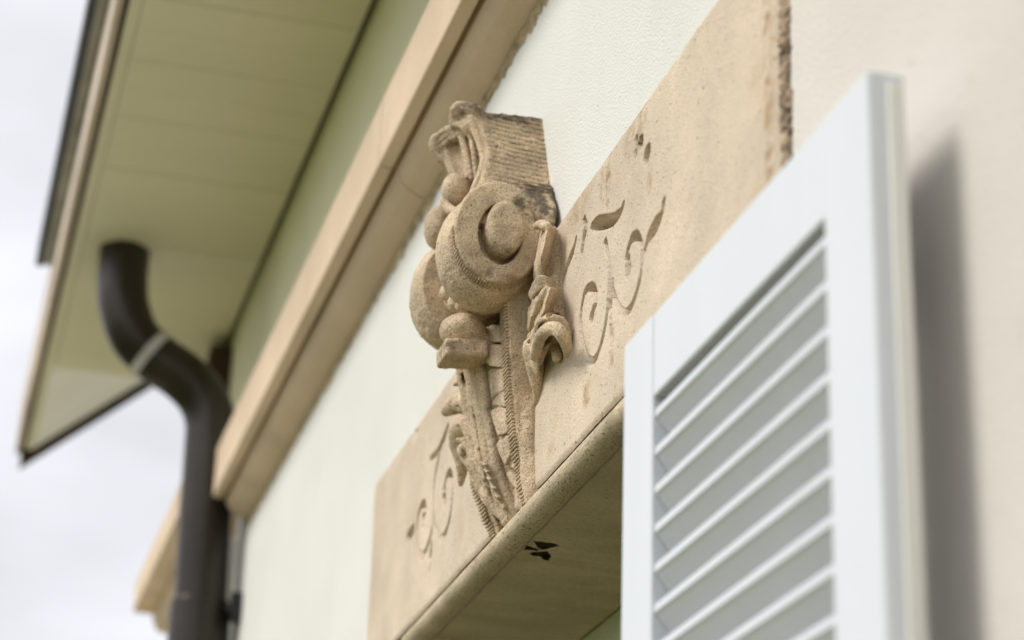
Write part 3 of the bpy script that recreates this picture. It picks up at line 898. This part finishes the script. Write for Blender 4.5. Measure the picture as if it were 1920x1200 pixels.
s.path([(-0.1370,-0.1243,3.1673), (-0.1400,-0.1248,3.1582), (-0.1400,-0.1203,3.1467), (-0.1380,-0.1097,3.1310)], [0.008, 0.008, 0.007, 0.006], 0.003)
s.hull([(-0.0900,-0.1188,3.1988), (-0.0900,-0.1209,3.1915), (-0.0900,-0.1165,3.1818), (-0.0660,-0.0927,3.1687), (-0.0600,-0.0746,3.1704), (-0.0600,-0.0752,3.1868), (-0.0680,-0.0963,3.1933), (-0.09, -0.085, 3.187), (-0.06, -0.075, 3.185), (-0.085, -0.085, 3.165), (-0.06, -0.07, 3.165)], 0.008)
s.cone((-0.0750,-0.1054,3.1866), (-0.0620,-0.0863,3.1798), 0.013, 0.013, 0.004)
s.cone((-0.075, -0.085, 3.165), (-0.075, -0.06, 3.16), 0.018, 0.02, 0.006)
s.erode(0.0008, 0.012, 0.0005, 0.005)
carve('shell', s, M['carved'], key)
# lip of the scroll curling under the egg
s = Solid((-0.22, -0.18, 2.96), (0.03, 0.0, 3.2), HH)
s.path([(-0.062, -0.090, 3.17), (-0.060, -0.078, 3.135), (-0.0500,-0.0723,3.0993), (-0.0450,-0.0822,3.0576), (-0.0500,-0.0914,3.0276), (-0.0650,-0.1012,3.0196), (-0.0850,-0.1114,3.0312), (-0.1000,-0.1171,3.0497)],
       [0.008, 0.006, 0.0055, 0.0055, 0.006, 0.0065, 0.006, 0.005], 0.004)
s.erode(0.0005, 0.012, 0.0003, 0.005)
carve('scroll_lip', s, M['carved'], key)

# volutes
def volute():
    s = Solid((-0.09, -0.17, 2.83), (0.06, 0.02, 3.06), HH)
    out = []
    for i in range(48):
        a = 2 * math.pi * i / 48
        c, sn = math.cos(a), math.sin(a)
        ry = 0.0625 if c < 0 else 0.060
        rz = 0.079 if sn > 0 else 0.0735
        out.append((-0.0665 + ry * c, 2.950 + rz * sn))
    s.prism(out, 0.004, 0.032, 0.0035)
    # barrel, fuller towards the front and below
    def barrel(X, Y, Z):
        t = np.clip((X + 0.062) / 0.075, 0, 1)
        r = 0.78 + 0.30 * np.sin(np.pi * np.clip(0.18 + 0.66 * t, 0, 1))
        q = np.sqrt(((Y + 0.069) / 0.066) ** 2 + ((Z - 2.943) / 0.079) ** 2)
        return np.maximum((q - r) * 0.066, np.maximum(-0.062 - X, X - 0.010))
    s.op(barrel, (-0.065, -0.165, 2.84), (0.012, 0.01, 3.045), 0.004)
    # sunk ring round the eye, then the boss
    s.disc((-0.0658, 2.9490), 0.0305, 0.0450, 0.008, 0.06, 0.002, 0.003, 'sub')
    # worn nicks on the lower rim and a scar on the face
    s.ell((0.034, -0.045, 2.884), (0.010, 0.012, 0.006), 0.004, 'sub')
    s.ell((0.034, -0.082, 2.884), (0.006, 0.010, 0.006), 0.004, 'sub')
    # rise towards the wall
    s.ell((0.028, -0.040, 2.992), (0.009, 0.030, 0.026), 0.006)
    s.erode(0.0008, 0.013, 0.0006, 0.005)
    e = Solid((0.0, -0.12, 2.89), (0.06, 0.0, 3.03), HH)
    e.disc((-0.0600, 2.9570), 0.0265, 0.0395, 0.002, 0.044, 0.009)
    e.cone((0.016, -0.052, 2.978), (0.016, -0.036, 2.962), 0.017, 0.015, 0.006)
    e.erode(0.0007, 0.013, 0.0005, 0.005)
    return s, e
vs, ve = volute()
v = carve('volute', vs, M['carved'], key); carve('eye', ve, M['carved'], v)
v = carve('volute', vs.mirrored(AX), M['carved'], key); carve('eye', ve.mirrored(AX), M['carved'], v)

def rim_teeth(mirror):
    b = bmesh.new(); r = random.Random(11)
    a = 176.0
    while a < 262:
        t0, t1 = math.radians(a), math.radians(a + 2.3)
        x0, x1 = 0.006 + r.uniform(0, 0.002), 0.027 - r.uniform(0, 0.003)
        if mirror: x0, x1 = 2 * AX - x0, 2 * AX - x1
        q = []
        for x in (x0, x1):
            for t, k in ((t0, 0.93), (t1, 0.93), (t1, 1.035), (t0, 1.035)):
                q.append(b.verts.new((x, -0.0665 + 0.0625 * k * math.cos(t), 2.950 + 0.0735 * k * math.sin(t))))
        for f in ((0, 1, 2, 3), (7, 6, 5, 4), (0, 4, 5, 1), (1, 5, 6, 2), (2, 6, 7, 3), (3, 7, 4, 0)):
            b.faces.new([q[i] for i in f])
        a += 3.5 * r.uniform(0.93, 1.07)
    return b
bm_obj('toothed_band', rim_teeth(False), M['carved'], key)
bm_obj('toothed_band', rim_teeth(True), M['carved'], key)
# egg shaped fruits and buds between the volutes
def fruit(name, c, r, rx=0.0, h=HH):
    m = max(r) + 0.012
    s = Solid(np.array(c) - m, np.array(c) + m, h)
    s.ell(c, r, 0, 'add', rx)
    s.erode(0.0006, 0.012, 0.0004, 0.005)
    return carve(name, s, M['carved'], key)
fruit('egg', (-0.1000,-0.0999,3.0701), (0.022, 0.021, 0.026), 0.15)
fruit('egg', (-0.1550,-0.1109,3.0356), (0.024, 0.020, 0.034), -0.1)
fruit('bud', (-0.1250,-0.1008,2.9214), (0.012, 0.0105, 0.0125))
fruit('bud', (-0.1150,-0.0877,2.9012), (0.016, 0.014, 0.014))
fruit('bud', (-0.1000,-0.0795,2.8922), (0.014, 0.014, 0.012))
# core that carries the buds and ties both volutes to the shaft
s = Solid((-0.19, -0.13, 2.82), (-0.02, 0.0, 3.06), HH)
s.cone((-0.14, -0.062, 2.93), (-0.07, -0.062, 2.93), 0.042, 0.042)
s.cone((-0.105, -0.05, 2.93), (-0.105, -0.062, 3.03), 0.04, 0.036, 0.02)
s.erode()
carve('core', s, M['carved'], key)
# rounded boss on its slab below the volutes
s = Solid((-0.17, -0.16, 2.77), (-0.02, -0.01, 2.92), HH)
s.ell((-0.0900,-0.0834,2.8489), (0.037, 0.032, 0.0245), 0.0, 'add', -0.12)
s.box((-0.0900,-0.0836,2.8161), (0.029, 0.030, 0.0125), 0.004, 0.0, 'add', (0.10, 0, 0))
s.cone((-0.0900,-0.0658,2.8297), (-0.09, -0.03, 2.83), 0.024, 0.02, 0.006)
s.erode()
carve('boss', s, M['carved'], key)

# leafwork down the front
s = Solid((-0.19, -0.10, 2.575), (-0.02, 0.012, 2.88), 0.00135)
def fy(z):
    return np.interp(z, [p[1] for p in fp], [p[0] for p in fp])
def on_front(x, z, out):
    return (x, fy(z) - out, z)
STEMS = (([(-0.1200,-0.0582,2.8341), (-0.1200,-0.0558,2.8103), (-0.1200,-0.0453,2.7559), (-0.1200,-0.0314,2.6870), (-0.1200,-0.0144,2.6348), (-0.1200,-0.0002,2.5943)], 0.0115),
         ([(-0.1050,-0.0550,2.8289), (-0.1050,-0.0518,2.8053), (-0.1050,-0.0414,2.7511), (-0.1050,-0.0276,2.6825), (-0.1050,-0.0107,2.6305), (-0.1050,0.0047,2.5979)], 0.0075),
         ([(-0.1400,-0.0639,2.8329), (-0.1400,-0.0598,2.8092), (-0.1400,-0.0496,2.7625), (-0.1400,-0.0339,2.6933), (-0.1400,-0.0153,2.6410), (-0.1400,0.0029,2.5983)], 0.0075),
         ([(-0.1550,-0.0692,2.8297), (-0.1550,-0.0655,2.8140), (-0.1550,-0.0541,2.7592), (-0.1550,-0.0421,2.7091), (-0.1520,-0.0342,2.6831)], 0.009))
for pts_, r in STEMS:
    s.path(pts_, [r] * len(pts_), 0.001)
    s.path([(p[0], p[1] + 0.020, p[2]) for p in pts_], [0.014] * len(pts_), 0.001)
# stepped leaflets on the right of the stem
step = [(-0.0880,-0.0551,2.8572), (-0.0680,-0.0496,2.8561), (-0.0460,-0.0433,2.8469), (-0.0460,-0.0410,2.8235), (-0.0880,-0.0567,2.8376)]
s.hull(step + [(p[0], p[1] + 0.035, p[2] + 0.004) for p in step], 0.003, 0.0)
step = [(-0.0880,-0.0588,2.8320), (-0.0880,-0.0474,2.8365), (-0.0460,-0.0401,2.8192), (-0.0460,-0.0375,2.7866), (-0.0680,-0.0505,2.7945), (-0.0880,-0.0568,2.8203)]
s.hull(step + [(p[0], p[1] + 0.035, p[2] + 0.004) for p in step], 0.003, 0.0)
step = [(-0.0880,-0.0460,2.7967), (-0.0680,-0.0398,2.7946), (-0.0460,-0.0367,2.7839), (-0.0460,-0.0334,2.7538), (-0.0880,-0.0400,2.7564), (-0.0880,-0.0431,2.7802)]
s.hull(step + [(p[0], p[1] + 0.035, p[2] + 0.004) for p in step], 0.003, 0.0)
step = [(-0.0880,-0.0389,2.7461), (-0.0880,-0.0348,2.7598), (-0.0680,-0.0326,2.7609), (-0.0460,-0.0325,2.7501), (-0.0460,-0.0304,2.7295)]
s.hull(step + [(p[0], p[1] + 0.035, p[2] + 0.004) for p in step], 0.003, 0.0)
step = [(-0.0880,-0.0401,2.7378), (-0.0680,-0.0341,2.7373), (-0.0460,-0.0303,2.7264), (-0.0460,-0.0262,2.6933), (-0.0680,-0.0341,2.6941), (-0.0880,-0.0366,2.7238)]
s.hull(step + [(p[0], p[1] + 0.035, p[2] + 0.004) for p in step], 0.003, 0.0)
step = [(-0.0880,-0.0301,2.6898), (-0.0680,-0.0252,2.6981), (-0.0460,-0.0253,2.6878), (-0.0460,-0.0215,2.6627), (-0.0680,-0.0231,2.6541), (-0.0880,-0.0259,2.6760)]
s.hull(step + [(p[0], p[1] + 0.035, p[2] + 0.004) for p in step], 0.003, 0.0)
step = [(-0.0880,-0.0148,2.6590), (-0.0680,-0.0174,2.6650), (-0.0680,-0.0124,2.6720), (-0.0460,-0.0145,2.6525), (-0.0460,-0.0149,2.6426)]
s.hull(step + [(p[0], p[1] + 0.035, p[2] + 0.004) for p in step], 0.003, 0.0)
step = [(-0.0880,-0.0153,2.6514), (-0.0680,-0.0064,2.6503), (-0.0460,0.0006,2.6230), (-0.0680,-0.0056,2.6221), (-0.0880,-0.0104,2.6392)]
s.hull(step + [(p[0], p[1] + 0.035, p[2] + 0.004) for p in step], 0.003, 0.0)
for z in (2.80, 2.757, 2.712, 2.668, 2.63):
    s.path([on_front(-0.166, z + 0.010, 0.004), on_front(-0.158, z + 0.014, 0.011), on_front(-0.144, z - 0.004, 0.011), on_front(-0.130, z - 0.030, 0.004)], [0.006, 0.008, 0.008, 0.004], 0.0008)
    s.path([on_front(-0.158, z + 0.012, 0.020), on_front(-0.145, z - 0.004, 0.020), on_front(-0.133, z - 0.026, 0.010)], [0.001, 0.0028, 0.001], 0.0008, 'sub')
s.path([(-0.075, fy(z) + 0.022, z) for z in np.linspace(2.86, 2.60, 8)], [0.014] * 8, 0.002)
# deep drill slot and small ticks along the stem
TK = spline([(-0.1080,-0.0370,2.6699), (-0.1080,-0.0287,2.6501), (-0.1080,-0.0173,2.6269), (-0.1080,-0.0014,2.6004)], 6)
for i in range(1, len(TK), 3):
    p = TK[i]
    s.box((p[0], p[1] - 0.0058, p[2]), (0.010, 0.0030, 0.0016), 0.0008, 0.0005, 'add', (0.2, 0.5, 0))
for ln, r in (([(-0.1550,-0.0626,2.8192), (-0.1500,-0.0554,2.8014), (-0.1460,-0.0480,2.7824)], 0.0065), ([(-0.1550,-0.0477,2.7139), (-0.1500,-0.0440,2.7032), (-0.1450,-0.0401,2.6895)], 0.006),
              ([(-0.1650,-0.0622,2.7569), (-0.1620,-0.0492,2.7208), (-0.1570,-0.0333,2.6715)], 0.0035), ([(-0.1720,-0.0534,2.6952), (-0.1650,-0.0380,2.6696), (-0.1570,-0.0197,2.6341)], 0.0035),
              ([(-0.1570,-0.0304,2.6562), (-0.1550,-0.0200,2.6296), (-0.1520,-0.0092,2.6028)], 0.003), ([(-0.1250,-0.0519,2.8047), (-0.1250,-0.0424,2.7541), (-0.1250,-0.0295,2.6928)], 0.0028),
              ([(-0.1400,-0.0568,2.8096), (-0.1380,-0.0453,2.7583), (-0.1350,-0.0321,2.6919), (-0.1320,-0.0158,2.6369)], 0.003)):
    s.path([(p[0], p[1] - 0.006, p[2]) for p in ln], [r * 0.6] + [r] * (len(ln) - 2) + [r * 0.5], 0.001, 'sub')
for ln, r in (([(-0.1720,-0.0528,2.7000), (-0.1680,-0.0511,2.7084), (-0.1630,-0.0453,2.7058), (-0.1570,-0.0368,2.6844), (-0.1530,-0.0279,2.6630)], 0.006),
              ([(-0.1720,-0.0328,2.6607), (-0.1680,-0.0303,2.6683), (-0.1600,-0.0243,2.6571), (-0.1540,-0.0159,2.6336)], 0.005)):
    s.path([(p[0], p[1] - 0.005, p[2]) for p in ln], [r * 0.7] + [r] * (len(ln) - 2) + [r * 0.5], 0.001)
for ln, r in (([(-0.1500,-0.0077,2.6101), (-0.1600,-0.0301,2.6689), (-0.1700,-0.0454,2.7137), (-0.1780,-0.0560,2.7222)], 0.006), ([(-0.1400,-0.0188,2.6328), (-0.1520,-0.0386,2.6967), (-0.1620,-0.0514,2.7380), (-0.1700,-0.0604,2.7421)], 0.006),
              ([(-0.1350,-0.0262,2.6536), (-0.1480,-0.0415,2.7266), (-0.1570,-0.0522,2.7641), (-0.1700,-0.0648,2.7735)], 0.006), ([(-0.1350,-0.0355,2.6993), (-0.1460,-0.0473,2.7649), (-0.1550,-0.0571,2.7973), (-0.1650,-0.0671,2.7996)], 0.0055),
              ([(-0.1550,-0.0006,2.5970), (-0.1620,-0.0153,2.6361), (-0.1680,-0.0257,2.6681), (-0.1740,-0.0359,2.6743)], 0.0055)):
    s.path([(p[0], p[1] - 0.007, p[2]) for p in ln], [r * 0.5, r * 0.9, r, r * 0.5], 0.0008)
for pts_, r in STEMS[:1]:
    s.path([(p[0] - 0.004, p[1] - r, p[2] + 0.002) for p in pts_[:4]], [0.0022, 0.0026, 0.0024, 0.001], 0.0008, 'sub')
s.erode(0.0005, 0.012, 0.0004, 0.004)
carve('front_leaf', s, M['carved'], key)

# acanthus leaf on each flank, curling out over the lintel face
def side_leaf():
    s = Solid((-0.04, -0.075, 2.58), (0.25, 0.012, 2.99), 0.0016)
    # stem running down into the corner of the lintel face
    s.path([(-0.0116,0.0020,2.7160), (0.0165,-0.0020,2.7323), (0.0360,-0.0120,2.7582), (0.0461,-0.0200,2.7839)], [0.002, 0.006, 0.011, 0.013], 0.004)
    s.path([(-0.0180,0.0035,2.6199), (-0.0260,0.0035,2.6754), (-0.0221,0.0020,2.7158)], [0.002, 0.002, 0.002], 0.001)
    base = [(0.0690,-0.0160,2.9453), (0.0956,-0.0040,2.9322), (0.1163,-0.0060,2.8500), (0.1275,-0.0060,2.8012), (0.1341,-0.0160,2.7747), (0.0417,-0.0140,2.7726), (0.0070,-0.0160,2.8228), (0.0329,-0.0160,2.8831)]
    s.hull(base + [(p[0], 0.006, p[2]) for p in base], 0.004, 0.004)
    # uppermost lobe: a ridge with a lit left facet and a flank falling to the wall
    s.hull([(0.1282,-0.0260,2.9262), (0.1409,-0.0320,2.9010), (0.1392,-0.0360,2.8781), (0.1122,-0.0340,2.8753), (0.0577,-0.0160,2.9542), (0.0638,-0.0180,2.9353), (0.0542,-0.0200,2.9170), (0.0498,-0.0220,2.8988), (0.0196,-0.0140,2.8929),
            (0.0489,0.0060,2.9639), (0.0761,0.0060,2.9423), (0.0740,0.0060,2.9045), (0.0637,0.0060,2.8751), (0.0957,-0.0200,2.8580)], 0.005)
    s.path([(0.1258,-0.0260,2.9249), (0.1009,-0.0280,2.9380), (0.0787,-0.0300,2.9444)], [0.006, 0.0055, 0.003], 0.003)
    s.path([(0.1271,-0.0160,2.9212), (0.1523,-0.0300,2.8925)], [0.003, 0.002], 0.002, 'sub')
    # curled band
    s.hull([(0.0385,-0.0260,2.8620), (0.0903,-0.0360,2.8541), (0.1357,-0.0400,2.8476), (0.1486,-0.0320,2.8427), (0.0892,0.0040,2.8611), (0.0978,0.0040,2.8460), (0.1442,-0.0260,2.8272), (0.1161,-0.0340,2.8338), (0.0561,-0.0260,2.8440), (0.0351,-0.0100,2.8594), (0.0453,0.0020,2.8609)], 0.006, 0.001)
    s.path([(0.0683,-0.0310,2.8461), (0.1117,-0.0380,2.8396), (0.1473,-0.0400,2.8314), (0.1508,-0.0280,2.8302)], [0.001, 0.002, 0.002, 0.001], 0.001, 'sub')
    # second lobe
    s.hull([(0.1802,-0.0340,2.8127), (0.1793,-0.0390,2.7952), (0.1596,-0.0380,2.7839), (0.1197,-0.0300,2.8351), (0.0809,-0.0300,2.8403), (0.0406,-0.0260,2.8417), (0.0087,-0.0180,2.8234), (0.0850,-0.0300,2.7980),
            (0.0983,0.0060,2.8492), (0.0943,0.0060,2.8361), (0.0806,0.0060,2.8201)], 0.005, 0.001)
    s.path([(0.0649,-0.0300,2.8445), (0.0471,-0.0260,2.8290), (0.0444,-0.0240,2.8109)], [0.0035, 0.004, 0.003], 0.002, 'sub')
    # lowest lobe, body and hanging tip
    s.hull([(0.1799,-0.0380,2.7766), (0.1153,-0.0040,2.8087), (0.1472,-0.0100,2.7838), (0.1584,-0.0410,2.7750), (0.1081,-0.0360,2.7775), (0.0096,-0.0180,2.8153), (-0.0143,-0.0120,2.7886), (0.1033,-0.0320,2.7604), (0.1844,-0.0360,2.7566)], 0.005, 0.002)
    s.path([(0.0854,-0.0260,2.7545), (0.1403,-0.0360,2.7561), (0.1962,-0.0420,2.7468), (0.2264,-0.0380,2.7362), (0.2308,-0.0300,2.7248), (0.2117,-0.0200,2.7191), (0.1860,-0.0130,2.7189)],
           [0.007, 0.0075, 0.008, 0.0085, 0.008, 0.006, 0.003], 0.002)
    s.path([(0.1767,-0.0340,2.7673), (0.1725,-0.0200,2.7680), (0.1685,-0.0100,2.7569), (0.1656,-0.0060,2.7438)], [0.008, 0.009, 0.008, 0.005], 0.002)
    s.path([(0.0639,-0.0140,2.7551), (0.0952,-0.0160,2.7657), (0.1229,-0.0140,2.7688)], [0.004, 0.005, 0.004], 0.003)
    s.path([(0.1131,-0.0080,2.7584), (0.1242,-0.0080,2.7422), (0.1101,-0.0060,2.7418)], [0.006, 0.006, 0.003], 0.002)
    s.hull([(-0.0335,-0.0060,2.7676), (0.0031,-0.0180,2.8006), (0.0511,-0.0260,2.7888), (0.1134,-0.0340,2.7548), (0.1015,-0.0260,2.7454), (0.0368,-0.0060,2.7472), (0.0060,0.0000,2.7417), (-0.0371,0.0000,2.7518), (-0.0059,0.0040,2.7759), (-0.0611,0.0040,2.7964)], 0.004, 0.002)
    # second rib of the hanging tip and of the lobe above it
    s.path([(0.0752,-0.0240,2.7616), (0.1786,-0.0430,2.7653), (0.1455,-0.0050,2.7762)], [0.006, 0.0075, 0.004], 0.002)
    s.path([(0.0501,-0.0240,2.8064), (0.1462,-0.0390,2.8056), (0.1625,-0.0340,2.8185)], [0.004, 0.005, 0.004], 0.002)
    # veins cut along the lobes
    for ln in ([(0.0915,-0.0300,2.7576), (0.1438,-0.0400,2.7616), (0.1854,-0.0420,2.7598), (0.1874,-0.0300,2.7651)],
               [(0.0627,-0.0260,2.7767), (0.1078,-0.0360,2.7807), (0.1566,-0.0420,2.7786), (0.1798,-0.0410,2.7843)],
               [(0.1023,-0.0340,2.8710), (0.1264,-0.0360,2.8797), (0.1219,-0.0310,2.9056), (0.1103,-0.0260,2.9271)],
               [(0.0108,-0.0140,2.7673), (0.0407,-0.0220,2.7780), (0.0588,-0.0260,2.7897)]):
        s.path(ln, [0.0016, 0.0034, 0.0034, 0.0016], 0.001, 'sub')
    for ln, r in (([(0.0418,-0.0200,2.8812), (0.0896,-0.0220,2.8610), (0.0912,-0.0040,2.8607)], 0.004), ([(0.0719,-0.0260,2.8422), (0.1262,-0.0310,2.8300), (0.1362,-0.0200,2.8253)], 0.003),
                  ([(0.1592,-0.0420,2.7776), (0.1872,-0.0400,2.7711), (0.1157,-0.0040,2.8032)], 0.004), ([(0.0235,-0.0200,2.8003), (0.0916,-0.0320,2.8028), (0.1409,-0.0360,2.8037)], 0.003),
                  ([(0.0611,-0.0120,2.7656), (0.0916,-0.0180,2.7706), (0.1338,-0.0200,2.7653), (0.1482,-0.0140,2.7575)], 0.006)):
        s.path(ln, [r * 0.7, r, r * 0.8] if len(ln) == 3 else [r * 0.7, r, r, r * 0.7], 0.001, 'sub')
    s.erode(0.0006, 0.012, 0.0005, 0.005)
    return s
sl_ = side_leaf()
carve('side_leaf', sl_, M['carved'], key)
s = Solid((-0.36, -0.12, 2.62), (-0.13, 0.012, 2.90), HH)
mass = [(-0.2000,-0.0551,2.8402), (-0.1500,-0.0443,2.8166), (-0.1500,-0.0379,2.7675), (-0.1650,-0.0403,2.7309), (-0.2050,-0.0473,2.7533), (-0.2250,-0.0513,2.7841), (-0.2250,-0.0564,2.8122), (-0.2150,-0.0589,2.8329)]
s.hull(mass + [(p[0] - 0.01, 0.006, p[2] - 0.01) for p in mass], 0.008)
s.path([(-0.1850,-0.0440,2.7791), (-0.2200,-0.0483,2.7975), (-0.2600,-0.0513,2.8047), (-0.2950,-0.0517,2.8112), (-0.3150,-0.0525,2.8131)], [0.014, 0.015, 0.012, 0.008, 0.003], 0.006)
s.path([(-0.2100,-0.0455,2.7812), (-0.2350,-0.0487,2.7814), (-0.2600,-0.0507,2.7915)], [0.006, 0.008, 0.004], 0.002, 'sub')
s.path([(-0.2000,-0.0425,2.7603), (-0.2350,-0.0446,2.7591), (-0.2500,-0.0434,2.7448), (-0.2550,-0.0370,2.7163), (-0.2650,-0.0357,2.6874)], [0.012, 0.015, 0.014, 0.009, 0.003], 0.004)
s.path([(-0.2550,-0.0464,2.7706), (-0.2580,-0.0431,2.7475), (-0.2580,-0.0380,2.7196)], [0.002, 0.003, 0.002], 0.001, 'sub')
s.path([(-0.1580,-0.0224,2.6551), (-0.1680,-0.0339,2.6828), (-0.1820,-0.0419,2.7038), (-0.1920,-0.0466,2.7121), (-0.1960,-0.0477,2.7053)], [0.010, 0.014, 0.015, 0.012, 0.006], 0.004)
s.path([(-0.1580,-0.0328,2.6852), (-0.1650,-0.0370,2.7043), (-0.1720,-0.0403,2.7174)], [0.003, 0.0055, 0.004], 0.002, 'sub')
s.path([(-0.1600,-0.0133,2.6280), (-0.1680,-0.0220,2.6528), (-0.1780,-0.0293,2.6708), (-0.1840,-0.0298,2.6648)], [0.008, 0.013, 0.012, 0.006], 0.004)
for ln in ([(-0.1850,-0.0488,2.8232), (-0.1780,-0.0446,2.7887), (-0.1650,-0.0393,2.7446)], [(-0.2050,-0.0532,2.8242), (-0.2030,-0.0487,2.7971), (-0.1850,-0.0431,2.7550)],
           [(-0.1650,-0.0286,2.6629), (-0.1780,-0.0363,2.6913), (-0.1900,-0.0431,2.7087)]):
    s.path(ln, [0.002, 0.0032, 0.002], 0.002, 'sub')
s.path([(-0.1720,-0.0521,2.8220), (-0.1680,-0.0470,2.8050), (-0.1640,-0.0429,2.7911)], [0.003, 0.006, 0.004], 0.002, 'sub')
s.erode(0.0008, 0.012, 0.0006, 0.005)
carve('side_leaf', s, M['carved'], key)

# ------------------------------------------------------------------ shutter
SX0, SX1, SY, SYB, ST, SB = 0.588, 1.233, -0.065, -0.031, 2.571, 1.02
shu = empty('shutter', (SX0, SY, SB), 'white painted louvred shutter opened flat in front of the wall', 'shutter')
for a, b in ((SX0, 0.683), (1.137, SX1)):
    bm = bmesh.new()
    add_box(bm, a, b, SY, SYB, SB, ST)
    so = bm_obj('stile', bm, M['shutter'], shu, bevel=0.0025)
bm = bmesh.new()
add_box(bm, SX1 + 0.0005, SX1 + 0.006, SY + 0.016, SYB - 0.003, SB, ST - 0.012)
bm_obj('rebate_strip', bm, M['edge'], shu, bevel=0.002)
bm = bmesh.new()
add_box(bm, 0.684, 1.136, SY + 0.001, SYB - 0.001, 2.478, ST - 0.0005)
bm_obj('top_rail', bm, M['shutter'], shu, bevel=0.0025)
bm = bmesh.new()
add_box(bm, 0.684, 1.136, SY + 0.001, SYB - 0.001, SB, SB + 0.11)
bm_obj('bottom_rail', bm, M['shutter'], shu, bevel=0.0025)
bm = bmesh.new()
z = 2.4655
while z > SB + 0.12:
    # a slat seen from its inner side: nose at the front, falling inward
    prof = [(SY + 0.004, z), (SY + 0.0035, z - 0.0085), (SY + 0.006, z - 0.0105), (SYB - 0.003, z - 0.043), (SYB - 0.003, z - 0.033), (SY + 0.0065, z + 0.001)]
    add_prism(bm, prof, 0.6835, 1.1365)
    z -= 0.0412
bm_obj('louvres', bm, M['shutter'], shu, bevel=0.0012)
for zz in (2.36, 1.25):
    bm = bmesh.new()
    add_box(bm, 0.515, SX0 - 0.001, SYB - 0.010, SYB - 0.004, zz - 0.03, zz + 0.03)
    add_tube(bm, [(0.56, SYB - 0.002, zz - 0.035), (0.56, SYB - 0.002, zz + 0.035)], 0.007, 12)
    add_box(bm, 0.515, 0.56, SYB - 0.010, WY, zz - 0.012, zz + 0.012)
    bm_obj('hinge', bm, M['black_metal'], shu)
